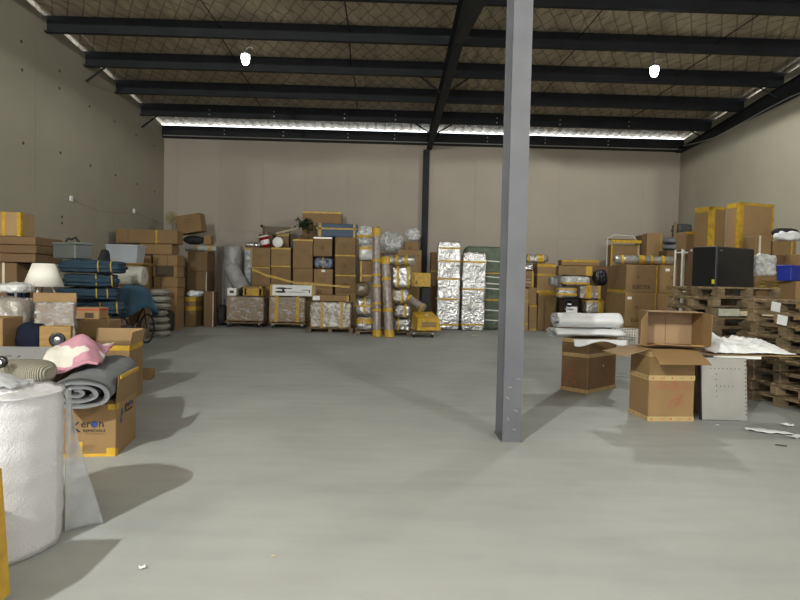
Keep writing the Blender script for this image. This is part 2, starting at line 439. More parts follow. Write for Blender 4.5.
# ------------------------------------------------------------------ the setting
D = 21.0
XL = at(164, 180, D).x; XR = at(679.5, 180, D).x
ZE = (at(164, 138, D).z + at(680, 149, D).z) / 2
S = .08; YF = -8.0
def zroof(y): return ZE + S * (D - y)
WALLB = mk('back_wall_render', (.40, .345, .285), .9, var=.04, vscale=.8, bump=.05, bscale=40)
WALLL = mk('side_wall_concrete', (.335, .305, .235), .9, var=.05, vscale=.7, bump=.06, bscale=30)
ROOF = mk('foil_roof_lining', (.50, .42, .30), .6, metal=0, var=.22, vscale=1.2, bump=.9, bscale=3, stretch=(1.5, .6, 1), dist=.1)

def mesh_lines(m, pitch=.34, wid=.035):
    # the wire netting under the foil: thin dark diamonds
    nt = m.node_tree; L = nt.links; p = nt.nodes['Principled BSDF']; src = p.inputs['Base Color'].links[0].from_socket
    tc = nd(nt, 'ShaderNodeTexCoord'); sep = nd(nt, 'ShaderNodeSeparateXYZ'); L.new(tc.outputs['Object'], sep.inputs[0]); outs = []
    for sg in (1, -1):
        a = nd(nt, 'ShaderNodeMath', operation='MULTIPLY_ADD'); a.inputs[1].default_value = sg * .55; L.new(sep.outputs['Y'], a.inputs[0]); L.new(sep.outputs['X'], a.inputs[2])
        b = nd(nt, 'ShaderNodeMath', operation='PINGPONG'); b.inputs[1].default_value = pitch / 2; L.new(a.outputs[0], b.inputs[0])
        c = nd(nt, 'ShaderNodeMath', operation='LESS_THAN'); c.inputs[1].default_value = wid / 2; L.new(b.outputs[0], c.inputs[0]); outs.append(c)
    mx = nd(nt, 'ShaderNodeMath', operation='MAXIMUM'); L.new(outs[0].outputs[0], mx.inputs[0]); L.new(outs[1].outputs[0], mx.inputs[1])
    k = nd(nt, 'ShaderNodeMath', operation='MULTIPLY'); k.inputs[1].default_value = .55; L.new(mx.outputs[0], k.inputs[0])
    mix = nd(nt, 'ShaderNodeMix', data_type='RGBA'); mix.inputs[7].default_value = (.05, .045, .04, 1)
    L.new(k.outputs[0], mix.inputs[0]); L.new(src, mix.inputs[6]); L.new(mix.outputs[2], p.inputs['Base Color'])
mesh_lines(ROOF)

def floor_mat():
    m = bpy.data.materials.new('painted_concrete_floor'); m.use_nodes = True; nt = m.node_tree; L = nt.links
    p = nt.nodes['Principled BSDF']; tc = nd(nt, 'ShaderNodeTexCoord')
    n1 = nd(nt, 'ShaderNodeTexNoise'); n1.inputs['Scale'].default_value = .55; n1.inputs['Detail'].default_value = 6; n1.inputs['Distortion'].default_value = .6
    n2 = nd(nt, 'ShaderNodeTexNoise'); n2.inputs['Scale'].default_value = 5; n2.inputs['Detail'].default_value = 8
    mp = nd(nt, 'ShaderNodeMapping'); mp.inputs['Scale'].default_value = (.5, 2.2, 1); mp.inputs['Rotation'].default_value = (0, 0, .5)
    n3 = nd(nt, 'ShaderNodeTexNoise'); n3.inputs['Scale'].default_value = 2.5; n3.inputs['Detail'].default_value = 9
    L.new(tc.outputs['Object'], n1.inputs['Vector']); L.new(tc.outputs['Object'], n2.inputs['Vector'])
    L.new(tc.outputs['Object'], mp.inputs['Vector']); L.new(mp.outputs[0], n3.inputs['Vector'])
    c1 = nd(nt, 'ShaderNodeValToRGB'); e = c1.color_ramp.elements
    e[0].position = .3; e[0].color = (.300, .306, .296, 1); e[1].position = .72; e[1].color = (.388, .392, .378, 1)
    L.new(n1.outputs['Fac'], c1.inputs[0])
    mx = nd(nt, 'ShaderNodeMix', data_type='RGBA', blend_type='MULTIPLY'); mx.inputs[0].default_value = 1
    c2 = nd(nt, 'ShaderNodeValToRGB'); e = c2.color_ramp.elements
    e[0].position = .25; e[0].color = (.90, .90, .90, 1); e[1].position = .6; e[1].color = (1, 1, 1, 1)
    L.new(n3.outputs['Fac'], c2.inputs[0]); L.new(c1.outputs[0], mx.inputs[6]); L.new(c2.outputs[0], mx.inputs[7])
    L.new(mx.outputs[2], p.inputs['Base Color'])
    mr = nd(nt, 'ShaderNodeMapRange'); mr.inputs[3].default_value = .48; mr.inputs[4].default_value = .72
    L.new(n2.outputs['Fac'], mr.inputs[0]); L.new(mr.outputs[0], p.inputs['Roughness'])
    b = nd(nt, 'ShaderNodeBump'); b.inputs['Strength'].default_value = .08; L.new(n2.outputs['Fac'], b.inputs['Height']); L.new(b.outputs[0], p.inputs['Normal'])
    return m
fl = MB().box(((XL + XR) / 2, (YF + D) / 2, -.1), (XR - XL + .8, D - YF + .8, .2)).build('floor', floor_mat())
tag(fl, 'worn grey painted concrete floor of the warehouse', 'floor', kind='structure')

# back wall: backing slab and proud sheets in two rows
wb_ = MB().box(((XL + XR) / 2, D + .12, ZE / 2), (XR - XL + .4, .2, ZE)).build('wall_back', WALLB)
tag(wb_, 'beige rear wall of large flat sheets with fine joints', 'wall', kind='structure')
xj = [XL]; step = 1.475; x = at(474, 237, D).x
while x - step > XL + .3: x -= step
while x < XR - .3: xj.append(x); x += step
xj.append(XR); zj = [0, at(474, 237, D).z, ZE]
for i in range(len(xj) - 1):
    for j in range(2):
        g = .0012
        MB().cham(((xj[i] + xj[i + 1]) / 2, D + .005, (zj[j] + zj[j + 1]) / 2), (xj[i + 1] - xj[i] - 2 * g, .03, zj[j + 1] - zj[j] - 2 * g), .001).build('wall_sheet', WALLB, wb_)
PX = at(424.4, 240, 20.9).x
post = MB(); z1 = ZE - .25
post.box((PX, 20.80, z1 / 2), (.21, .012, z1)); post.box((PX, 20.97, z1 / 2), (.21, .012, z1)); post.box((PX, 20.885, z1 / 2), (.012, .17, z1))
post.build('steel_post', STEEL, wb_)

def side_wall(name, x, sg, label, joints):
    ys = [YF] + joints + [D]; m = MB()
    a, b = (x, x + sg * .16)
    def prism(y0, y1, xa, xb, cut=0):
        P = [(xx, yy, zz) for xx in (xa, xb) for (yy, zz) in ((y0, 0), (y1, 0), (y1, zroof(y1) - cut), (y0, zroof(y0) - cut))]
        F = [(0, 1, 2, 3), (7, 6, 5, 4), (0, 4, 5, 1), (1, 5, 6, 2), (2, 6, 7, 3), (3, 7, 4, 0)]
        return P, (F if sg < 0 else [f[::-1] for f in F])
    m.add(*prism(YF, D + .2, x + sg * .03, x + sg * .17, -.33)); w = m.build(name, WALLL); tag(w, label, 'wall', kind='structure')
    for y0, y1 in zip(ys[:-1], ys[1:]):
        q = MB(); q.add(*prism(y0 + .004, y1 - .004, x, x + sg * .03, -.33)); q.build('concrete_panel', WALLL, w)
    return w
wl = side_wall('wall_left', XL, -1, 'left concrete panel wall with small round tie holes and a sagging wire', [-5.5, -2.5, .5, 3.5, 6.5, 9.5, 13.4, 17.2])
wr = side_wall('wall_right', XR, 1, 'right concrete panel wall rising above the piled boxes', [-5.5, -2.5, .5, 3.5, 6.5, 9.5, 13.0, 17.0])
hole = MB(); hole.tube([(-.001, 0, 0), (.006, 0, 0)], .035, 10); h0 = None
for (u, v) in [(21.3, 41.5), (22, 70), (59.4, 71), (59.4, 88.4), (89.4, 106.3), (114.7, 121.5), (136, 135), (153.6, 145.8), (23.3, 143.1), (60.4, 152.9), (90.4, 165.7), (115.4, 175.2), (136.7, 183.9), (154.6, 191.7), (62, 217), (62, 223)]:
    p = at_x(u, v, XL)
    if h0 is None: h0 = hole.build('tie_hole', INKF, wl, loc=p)
    else: share(h0, wl, p)
pts = [at_x(u, v, XL + .02) for (u, v) in [(72, 199), (84, 205), (100, 211), (120, 213), (134, 212), (150, 219), (163, 225)]]
MB().tube(pts, .0022, 5).build('sagging_wire', INK, wl)
for (u, v) in [(71, 198.5), (134, 211)]:
    p = at_x(u, v, XL + .04); MB().soft((.05, .12, .14), k=5, amp=.01, n=5, c=p).build('white_clip', WHITE, wl, smooth=True)

# front wall behind the camera with its open roller door
wf = MB(); DX0, DX1, DZ = -5.0, 4.0, 4.8; zt = zroof(YF) - .05
wf.box(((XL + DX0) / 2, YF - .1, zt / 2), (DX0 - XL, .2, zt)); wf.box(((XR + DX1) / 2, YF - .1, zt / 2), (XR - DX1, .2, zt))
wf.box(((DX0 + DX1) / 2, YF - .1, (zt + DZ) / 2), (DX1 - DX0, .2, zt - DZ))
tag(wf.build('wall_front', WALLB), 'front wall with a wide open doorway to daylight', 'wall', kind='structure')

# roof: ribbed foil-lined sheet on purlins and rafters
sh = MB(); nx = 300; ny = 36; XA, XB = XL - .35, XR + .35; YA, YB = YF - .3, D + .02
def sheet(i, j):
    x = XA + (XB - XA) * i; y = YA + (YB - YA) * j
    ph = (x / .30) % 1; rib = .035 * min(1, max(0, (abs(ph - .5) - .18) / .12))
    pitch = 1.73; s_ = ((D - y) / pitch) % 1
    sag = -.05 * math.sin(math.pi * s_) * (.6 + .5 * mnoise.noise(Vector((x * 1.1, y * .4, 0))))
    return (x, y, zroof(y) + .43 + rib + sag * .5 + .012 * mnoise.noise(Vector((x * 3, y * 2, 4))))
sh.grid(sheet, nx, ny, thick=.006); roof = sh.build('ceiling', ROOF)
tag(roof, 'dark ribbed roof lined with quilted foil on steel purlins', 'ceiling', kind='structure')
pur = MB(); Lx = XR - XL + .5; ph = .40
pur.box((0, 0, ph / 2), (Lx, .010, ph)); pur.box((0, .05, ph - .005), (Lx, .10, .010)); pur.box((0, -.055, .005), (Lx, .10, .010)); pur.box((0, -.105, .018), (Lx, .008, .036))
PY = [D - .25 - 1.73 * k for k in range(1, 15)]; p0 = None
for y in PY:
    loc = ((XL + XR) / 2, y, zroof(y) + .005)
    if p0 is None: p0 = pur.build('purlin', STEEL, roof, loc=loc)
    else: share(p0, roof, loc)
ev = MB(); ev.box(((XL + XR) / 2, D - .22, ZE + .13), (XR - XL, .012, .40)); ev.box(((XL + XR) / 2, D - .12, ZE - .06), (XR - XL, .2, .012)); ev.box(((XL + XR) / 2, D - .18, ZE + .325), (XR - XL, .08, .01))
ev.build('eave_beam', STEEL, roof)
MB().tube([(XL + .05, D - .26, ZE - .02), (XR - .05, D - .26, ZE - .02)], .018, 6).build('eave_conduit', ZINC, roof)
def rafter(x, prof, top=lambda y: zroof(y), fw=.19):
    m = MB()
    for (y0, b0), (y1, b1) in zip(prof[:-1], prof[1:]):
        for (hw, zt0, zt1, zb0, zb1) in ((fw / 2, top(y0), top(y1), top(y0) - .016, top(y1) - .016), (fw / 2, b0 + .016, b1 + .016, b0, b1), (.007, top(y0) - .016, top(y1) - .016, b0 + .016, b1 + .016)):
            V = [(x - hw, y0, zb0), (x + hw, y0, zb0), (x + hw, y0, zt0), (x - hw, y0, zt0), (x - hw, y1, zb1), (x + hw, y1, zb1), (x + hw, y1, zt1), (x - hw, y1, zt1)]
            m.add(V, [(0, 1, 2, 3), (5, 4, 7, 6), (3, 2, 6, 7), (4, 5, 1, 0), (4, 0, 3, 7), (1, 5, 6, 2)])
    return m.build('rafter', STEEL, roof)
RX = 1.40
rafter(RX, [(D - .05, ZE - .24), (12.4, zroof(12.4) - .60), (9.2, zroof(9.2) - 1.38), (7.5, zroof(7.5) - 1.5), (5.6, zroof(5.6) - 1.5), (2.0, zroof(2.0) - .7), (YF, zroof(YF) - .5)])
pR = at_x(800, 93, XR - .12)
rafter(XR - .10, [(D - .05, ZE - .10), (pR.y, pR.z), (YF, zroof(YF) - .5)])
wp = [at_x(u, v, XR - .2) for (u, v) in [(683, 146), (700, 142), (716, 137), (742, 123), (765, 110), (790, 97), (800, 93)]]
MB().tube(wp, .014, 5).build('cable', ZINC, roof)
def strut(a, b, w=.045, name='fly_brace', mat=STEEL):
    return MB().tube([a, b], w / 2, 4).build(name, mat, roof)
for y, dz in ((PY[0], .3), (PY[2], .38), (PY[5], .62)):
    for sg in (-1, 1):
        strut((RX + sg * .08, y, zroof(y) - dz), (RX + sg * .75, y, zroof(y) + .12))
for y in (PY[0], PY[2], PY[4]): strut((XR - .15, y, zroof(y) - .25), (XR - .8, y, zroof(y) + .1))
for y in (PY[0], PY[2]): strut((XL + .02, y, zroof(y) - .35), (XL + .55, y, zroof(y) + .06), .06)
for ux in (-3.9, -1.0, 4.2, 7.4):
    for k in range(0, 6):
        y0 = PY[k]; y1 = PY[k + 1] if k + 1 < len(PY) else PY[k] - 1.7
        strut((ux + .06 * (k % 2), y0 - .05, zroof(y0) + .24), (ux + .06, y1 + .03, zroof(y1) + .05), .03, 'bridging_bar')
bolt = MB(); bolt.tube([(0, 0, 0), (0, -.02, 0)], .022, 6); b0 = None
for ux in (-5.6, -3.6, -1.4, .2, 3.4, 5.4, 7.6):
    for y, zo in ((PY[0], .1), (PY[0], .24), (D - .22, .06), (D - .22, .19)):
        loc = (ux, y - .012, zroof(y) + zo)
        if b0 is None: b0 = bolt.build('bolt', ZINC, roof, loc=loc)
        else: share(b0, roof, loc)

# steel column that carries the middle rafter
gc = ground(511.5, 442); CX, CY = gc.x, gc.y
cz = zroof(CY) - 1.49
col = MB(); col.box((CX, CY + .007, cz / 2), (.178, .016, cz)); col.box((CX, CY + .35, cz / 2), (.178, .016, cz)); col.box((CX, CY + .178, cz / 2), (.011, .33, cz))
col.box((CX, CY + .178, .006), (.20, .38, .012))
co = col.build('steel_column', STEEL_C); tag(co, 'grey painted steel column standing alone on the floor', 'column', kind='structure')

sc0 = MB().soft((.045, .004, .012), k=2, amp=.003, n=4, flatbase=False).build('paint_scuff', mk('scuff_pale', (.20, .20, .22), .7), co, loc=(CX - .03, CY - .003, .52))
for (dx_, dz_, rr_) in ((.03, .30, .5), (-.04, .22, 1.2), (.02, .12, .2), (-.05, .42, .7), (.05, .60, .1)): share(sc0, co, (CX + dx_, CY - .003, dz_), (0, rr_, 0))
# hanging bulkhead lamps (two in view, two over the door behind the camera)
GLOW = mk('lit_glass', (.93, 1, .90), .3, emit=14)
def lamp(label, x, y, z, watt, group, shade=True):
    t = thing('ceiling_lamp', label, 'lamp', (x, y, z), group=group)
    top = zroof(y) + .01 - z
    MB().tube([(0, 0, .30), (0, 0, max(top, .34))], .008, 6).build('hook', ZINC, t)
    MB().tube([(.0, 0, .33), (.05, 0, .40), (.14, 0, .40), (.16, 0, .36)], .006, 5).build('cable', WHITE, t)
    MB().lathe([(.001, .32), (.05, .31), (.10, .27), (.105, .22), (.095, .22)], 18).build('cap', ALU, t, smooth=True)
    MB().lathe([(.092, .22), (.095, .14), (.08, .06), (.045, .01), (.001, 0)], 18).build('glass', GLOW, t, smooth=True)
    ld = bpy.data.lights.new('lamp_light', 'SPOT' if shade else 'POINT'); ld.energy = watt
    if shade: ld.spot_size = R(177); ld.spot_blend = .06
    ld.color = (.965, 1, .95); ld.shadow_soft_size = .12
    lo = bpy.data.objects.new('lamp_light', ld); COL.objects.link(lo); lo.parent = t; lo.location = (0, 0, -.14)
    return t
a = at(246, 66, PY[3]); b = at(653, 78, PY[3])
lamp('lit lamp hanging from the purlin near the left wall', a.x, PY[3] - .06, a.z, LAMP_W, 'ceiling lamps')
lamp('lit lamp hanging from the purlin right of the column', b.x, PY[3] - .06, b.z, LAMP_W * 7, 'ceiling lamps')
lamp('lit lamp behind the viewpoint left of the doorway', -4.1, PY[13] - .06, 6.35, REAR_W, 'ceiling lamps', False)
lamp('lit lamp behind the viewpoint right of the doorway', 5.2, PY[13] - .06, 6.35, REAR_W * .4, 'ceiling lamps', False)

# ------------------------------------------------------------------ front right: cartons, foam rolls, panel, pallets
def print_tape(t, w, dp, h, fr, tw=.05):
    """printed tan tape ring with small red marks"""
    e = .003; z = fr * h; m = MB()
    m.box((0, -dp / 2 - e / 2, z), (w + 2 * e, e, tw)); m.box((0, dp / 2 + e / 2, z), (w + 2 * e, e, tw))
    m.box((-w / 2 - e / 2, 0, z), (e, dp, tw)); m.box((w / 2 + e / 2, 0, z), (e, dp, tw)); tp = m.build('printed_tape', TAPE_T, t)
    m = MB()
    for i in range(5):
        x = (-.42 + .21 * i) * w
        m.box((x, -dp / 2 - e - .0006, z), (.06 if i % 2 else .018, .001, tw * (.10 if i % 2 else .30)), Matrix.Rotation(0 if i % 2 else .7, 3, 'Y'))
        y = (-.42 + .21 * i) * dp
        m.box((-w / 2 - e - .0006, y, z), (.001, .06 if i % 2 else .018, tw * (.10 if i % 2 else .30)))
    m.build('tape_marks', RED, tp)['kind'] = 'stuff'
def scribble(t, w, dp, h, face, x0, x1, z0, z1, n, seed, mat=REDF):
    """faded outline print: overlapping loops and strokes"""
    rg = random.Random(seed); m = MB()
    for i in range(n):
        cx = rg.uniform(x0, x1); cz = rg.uniform(z0, z1); r_ = rg.uniform(.02, .045); a0 = rg.uniform(0, 6); sp = rg.uniform(3.5, 6.2)
        for k in range(8):
            t0 = a0 + sp * k / 8; t1 = a0 + sp * (k + 1) / 8; q = []
            for (tt, rr) in ((t0, r_), (t1, r_), (t1, r_ - .006), (t0, r_ - .006)):
                a_ = cx + math.cos(tt) * rr; b_ = cz + math.sin(tt) * rr * 1.2
                q.append((a_, -dp / 2 - .0015, b_) if face == 'f' else (-w / 2 - .0015, -a_, b_))
            m.add(q, [(0, 1, 2, 3)])
    o = m.build('faded_print', mat, t); o['kind'] = 'stuff'; return o

# closed carton under the foam rolls
x, y, wr_, wl_ = corner_spec(588, 8.15, 561, 616, 370, R(42))
C1 = carton('brown carton bound with three printed tapes under the white foam rolls', x, y, 0, wr_, wl_, at(588, 340, 8.15).z, R(42), bands=(), mat=CARD_D)
for fr in (.04, .70, .965): print_tape(C1.o, C1.w, C1.d, C1.h, fr)
scribble(C1.o, C1.w, C1.d, C1.h, 'f', -.12, .22, .10, .30, 10, 3); scribble(C1.o, C1.w, C1.d, C1.h, 'l', -.2, .2, .08, .30, 14, 4)
MB().box((.02, -C1.d / 2 - .002, C1.h * .48), (.012, .002, .03)).build('scuff', WHITE, C1.o)
# tall open carton
x, y, wr_, wl_ = corner_spec(649, 6.58, 630, 694, 385, R(4))
h2 = at(649, 349, 6.58).z
def open_carton(label, x, y, z, w, dp, h, rz, mat, inn=CARD_IN, th=.006, **k):
    t = thing('open_carton', label, 'box', (x, y, z), rz)
    for nm, c, d_ in (('side_panel', (0, -dp / 2, h / 2), (w, th, h)), ('side_panel', (0, dp / 2, h / 2), (w, th, h)), ('side_panel', (-w / 2, 0, h / 2), (th, dp - th, h)), ('side_panel', (w / 2, 0, h / 2), (th, dp - th, h)), ('bottom_panel', (0, 0, th / 2), (w, dp, th))):
        MB().box(c, d_).build(nm, mat, t)
    return t
def flap(t, side, w, dp, h, L, ang, mat, slant=0, name='flap', curve=0):
    """flap hinged on the top edge of one side; ang from horizontal outward (deg, + is up)"""
    a = R(ang); n = 4; m = MB(); half = (w if side in 'fb' else dp) / 2
    def fn(i, j):
        s_ = (i * 2 - 1) * (half - slant * j); q = j * L; aa = a + curve * j
        o = math.cos(aa) * q; z = h + math.sin(aa) * q
        if side == 'f': return (s_, -dp / 2 - o, z)
        if side == 'b': return (-s_, dp / 2 + o, z)
        if side == 'l': return (-w / 2 - o, -s_, z)
        return (w / 2 + o, s_, z)
    m.grid(fn, 2, n, thick=.005); return m.build(name, mat, t)
C2 = open_carton('tall brown carton with drooping open flaps and printed tapes beside aluminium panel', x, y, 0, wr_, wl_, h2, R(4), CARD)
flap(C2, 'f', wr_, wl_, h2, .30, -22, CARD, slant=-.03, curve=-.1); flap(C2, 'l', wr_, wl_, h2, .34, -14, CARD_L, slant=-.06)
flap(C2, 'r', wr_, wl_, h2, .20, -8, CARD); flap(C2, 'b', wr_, wl_, h2, .22, -30, CARD)
MB().box((0, 0, h2 - .012), (wr_ - .02, wl_ - .02, .01)).build('inner_flap', CARD_IN, C2)
for fr in (.03, .60, .93): print_tape(C2, wr_ + .008, wl_ + .008, h2, fr, .055)
scribble(C2, wr_ + .008, wl_ + .008, h2, 'f', -.14, .18, .36, .46, 18, 9); scribble(C2, wr_ + .008, wl_ + .008, h2, 'f', .0, .12, .14, .34, 14, 10)
# open box lying on its side on top of it
t = thing('open_carton', 'empty open cardboard box lying on its side on the tall carton', 'box', (at(676, 340, 6.9).x - .10, 6.58 + .27, h2 + .012), R(-9))
bw, bd, bh = .60, .36, .40
MB().box((0, 0, .006), (bw, bd, .012)).build('lower_panel', CARD, t); MB().box((0, 0, bh), (bw, bd, .008)).build('upper_panel', CARD, t)
MB().box((0, bd / 2, bh / 2), (bw, .008, bh)).build('base_panel', CARD_IN, t)
MB().box((.002, bd / 2 - .006, bh / 2 - .02), (.004, .004, bh - .08)).build('seam', CARD_D, t)
for sg in (-1, 1): MB().box((sg * bw / 2, 0, bh / 2), (.008, bd, bh)).build('side_panel', CARD, t)
def quadflap(pts, mat, nm='flap'):
    a, b, c, d_ = [Vector(p) for p in pts]; m = MB()
    m.grid(lambda i, j: (a * (1 - i) + b * i) * (1 - j) + (d_ * (1 - i) + c * i) * j, 2, 2, thick=.006); m.build(nm, mat, t)
quadflap([(-bw / 2, -bd / 2, 0), (bw / 2, -bd / 2, 0), (bw / 2 - .03, -bd / 2 - .17, .035), (-bw / 2 + .06, -bd / 2 - .17, .045)], CARD_IN)
quadflap([(-bw / 2, -bd / 2, bh), (-bw / 2, -bd / 2, 0), (-bw / 2 - .10, -bd / 2 - .12, .03), (-bw / 2 - .10, -bd / 2 - .12, bh - .09)], CARD_L)
quadflap([(bw / 2, -bd / 2, 0), (bw / 2, -bd / 2, bh), (bw / 2 + .03, -bd / 2 - .18, bh - .01), (bw / 2 + .03, -bd / 2 - .18, .04)], CARD)
MB().box((bw * .33, -bd / 2 - .13, .043), (.12, .05, .004)).build('tape', TAPE, t); MB().box((-bw * .33, -bd / 2 - .14, .05), (.09, .05, .004)).build('tape', TAPE, t)

# folded foam rolls on the closed carton
def foam_roll(label, x, y, z, L, rx, rz_, turns, seed, yaw):
    t = thing('foam_roll', label, 'foam roll', (x, y, z), yaw, group='white foam rolls on the carton')
    n = int(turns * 22); m = MB(); th = .012; path = []
    for i in range(n + 1):
        f = i / n; a = math.pi * 1.2 + f * turns * 2 * math.pi; q = .25 + .75 * f
        path.append((math.cos(a) * rx * q, math.sin(a) * rz_ * q + rz_))
    nl = 16; vs = []; fs = []
    for s_ in (0, 1):
        for j in range(nl + 1):
            X = (j / nl - .5) * L
            for i, (a, b) in enumerate(path):
                c = math.hypot(a, b - rz_) or 1; k_ = 1 - s_ * th / c
                nz = mnoise.noise(Vector((X * 3, a * 6 + seed, b * 6))) * .014; ex = mnoise.noise(Vector((i * .15, seed, 1))) * .05 * (1 if j in (0, nl) else 0)
                vs.append((X + ex, a * k_ + nz, max((b - rz_) * k_ + rz_ + nz * .8, .002)))
    W = len(path); o_ = (nl + 1) * W
    for j in range(nl):
        for i in range(W - 1):
            fs.append((j * W + i, j * W + i + 1, (j + 1) * W + i + 1, (j + 1) * W + i)); fs.append((o_ + j * W + i, o_ + (j + 1) * W + i, o_ + (j + 1) * W + i + 1, o_ + j * W + i + 1))
    for j in (0, nl):
        for i in range(W - 1): fs.append((j * W + i, j * W + i + 1, o_ + j * W + i + 1, o_ + j * W + i))
    m.add(vs, fs); m.build('rolled_sheet', FOAM, t, smooth=True); return t
fx = at(585, 330, 8.6); zc = C1.top + .004
zz = at(585, 328, 8.55).z
foam_roll('lower flattened white foam roll lying directly on the taped carton', fx.x, 8.62, zc, .98, .27, (zz - zc) / 2, 3.3, 2, R(2))
foam_roll('upper plump white foam roll stacked on the other one', fx.x + .01, 8.6, zz + .006, .92, .25, (at(585, 312.5, 8.5).z - zz) / 2, 3.2, 5, R(1))
# loose tongue of foam hanging over the carton front
t = thing('foam_offcut', 'torn white foam tongue hanging over the front of the taped carton', 'foam sheet', (fx.x + .06, 8.14, C1.top - .04))
MB().grid(lambda i, j: ((i - .5) * .74, -.05 * j - .012 * mnoise.noise(Vector((i * 5, j * 3, 0))), .05 - j * (.055 + .045 * math.sin(i * 7 + 1) * (1 - .3 * i))), 16, 4, .004).build('sheet', FOAM, t, smooth=True)

# wire grid basket behind, between the two cartons
p = ground(626, 381); bx0 = at(616, 345, p.y).x; bx1 = at(640, 345, p.y).x
t = thing('wire_stand', 'white wire grid basket on thin legs between the two cartons', 'basket', ((bx0 + bx1) / 2, p.y + .15, 0), R(-30))
zt_ = at(626, 330, p.y).z; zb_ = at(626, 356, p.y).z; w_ = bx1 - bx0; m = MB()
for k in range(11):
    f = k / 10
    for sy in (-1, 1):
        m.tube([((f - .5) * w_, sy * w_ / 2, zb_), ((f - .5) * w_, sy * w_ / 2, zt_)], .005, 4); m.tube([(sy * w_ / 2, (f - .5) * w_, zb_), (sy * w_ / 2, (f - .5) * w_, zt_)], .005, 4)
        z = zb_ + f * (zt_ - zb_)
        m.tube([(-w_ / 2, sy * w_ / 2, z), (w_ / 2, sy * w_ / 2, z)], .005, 4); m.tube([(sy * w_ / 2, -w_ / 2, z), (sy * w_ / 2, w_ / 2, z)], .005, 4)
m.build('wire_grid', WHITE, t)['kind'] = 'stuff'
for sx in (-1, 1):
    for sy in (-1, 1): MB().tube([(sx * w_ / 2, sy * w_ / 2, 0), (sx * w_ / 2, sy * w_ / 2, zb_)], .006, 5).build('leg', ZINC, t)
MB().tube([(-w_ / 2, -w_ / 2, .07), (w_ / 2, -w_ / 2, .07), (w_ / 2, w_ / 2, .07), (-w_ / 2, w_ / 2, .07), (-w_ / 2, -w_ / 2, .07)], .005, 4).build('stretcher', ZINC, t)

# aluminium panel leaning on the board
gA = ground(702, 420.5); gB = ground(747, 420.5); top = at(720, 358, 6.74)
pw = (gB - gA).length * .97; Lp = math.hypot(top.z, 6.74 - gA.y); th_ = math.atan2(6.74 - gA.y, top.z)
t = thing('aluminium_panel', 'silver aluminium panel with rows of small holes leaning below the board', 'metal panel', ((gA.x + gB.x) / 2, gA.y, .0), rot=(-th_, R(.6), 0))
MB().cham((0, .02, Lp / 2 + .004), (pw, .03, Lp), .006).build('sheet', ALU, t)
m = MB()
for (a, b, n_, hor) in ((-.30, .83, 8, 1), (-.18, .55, 5, 1), (-.18, .74, 5, 0)):
    for i in range(n_):
        xx = (a + (.09 * i if hor else 0)) * pw; zz_ = (b - (0 if hor else .09 * i)) * Lp; m.tube([(xx, .006, zz_), (xx, .0035, zz_)], .0065, 6)
for i in range(14): m.tube([(.465 * pw, .006, (.95 - .065 * i) * Lp), (.465 * pw, .0035, (.95 - .065 * i) * Lp)], .008, 6)
m.build('holes', INKF, t)['kind'] = 'stuff'
MB().box((-pw / 2 - .006, .035, Lp / 2), (.012, .05, Lp)).build('edge_trim', BLACKM, t)

# board with the white sheet
zb1 = at(750, 355, 6.82).z
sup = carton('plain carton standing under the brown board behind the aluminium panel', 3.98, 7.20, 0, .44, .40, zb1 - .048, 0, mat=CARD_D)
wb1 = MB().box((0, 0, .017), (.56, .38, .034)); a_ = at(713, 358, 6.82).x
o = wb1.build('white_shelf_board', WHITE, None, loc=(a_ + .28, 7.00, sup.top + .002)); tag(o, 'white laminated shelf board with its edge showing under the brown board', 'board')
bl = at(697, 353, 6.8).x
o = MB().box((0, 0, .006), (1.22, .62, .012)).build('brown_board', CARD, None, loc=(bl + .61, 7.11, sup.top + .038)); tag(o, 'flat brown fibreboard sheet carrying the crumpled white cloth', 'board')
zt1 = sup.top + .052
def cloth(i, j):
    x = (i - .5) * .98; y = (j - .5) * .60; e = min(1, min(i, 1 - i) * 7) * min(1, min(j, 1 - j) * 6)
    z = (.07 + .17 * j * (1 - .6 * i) + .05 * mnoise.fractal(Vector((x * 5, y * 6, 3)), .7, 2, 4)) * (.25 + .75 * e)
    return (x + .03 * mnoise.noise(Vector((y * 9, 1, 0))), y + .03 * mnoise.noise(Vector((x * 9, 7, 0))), max(z, .012))
cx_ = at(741, 345, 7.1).x
o = MB().grid(cloth, 60, 36, .008).build('white_cloth', WHITEP, None, smooth=True, loc=(cx_, 7.12, zt1)); tag(o, 'crumpled white cloth with ragged fringe spread on the brown board', 'cloth')

# pallets
def make_pallet(label, group):
    t = thing('pallet', label, 'pallet', (0, 0, 0), group=group); L, W = 1.16, 1.0
    s0 = MB().cham((0, 0, 0), (L, .12, .022), .004).build('deck_slat', WOOD, t, loc=(0, -W / 2 + .06, .139))
    for k in range(1, 6): share(s0, t, (0, -W / 2 + .06 + k * (W - .12) / 5, .139))
    c0 = MB().cham((0, 0, 0), (.12, W, .022), .004).build('stringer_board', WOOD, t, loc=(-L / 2 + .07, 0, .117))
    for k in (1, 2): share(c0, t, (-L / 2 + .07 + k * (L - .14) / 2, 0, .117))
    b0 = MB().cham((0, 0, 0), (.14, .11, .084), .006).build('block', WOOD, t, loc=(-L / 2 + .07, -W / 2 + .06, .064))
    for i in range(3):
        for j in range(3):
            if i or j: share(b0, t, (-L / 2 + .07 + i * (L - .14) / 2, -W / 2 + .06 + j * (W - .12) / 2, .064))
    f0 = MB().cham((0, 0, 0), (L, .11, .022), .004).build('bottom_board', WOOD, t, loc=(0, -W / 2 + .06, .011))
    for j in (1, 2): share(f0, t, (0, -W / 2 + .06 + j * (W - .12) / 2, .011))
    return t
def dup(root):
    r_ = root.copy(); COL.objects.link(r_)
    for ch in list(root.children):
        c = ch.copy(); COL.objects.link(c); c.parent = r_
    return r_
proto = make_pallet('', 'stacked wooden pallets'); first = [True]
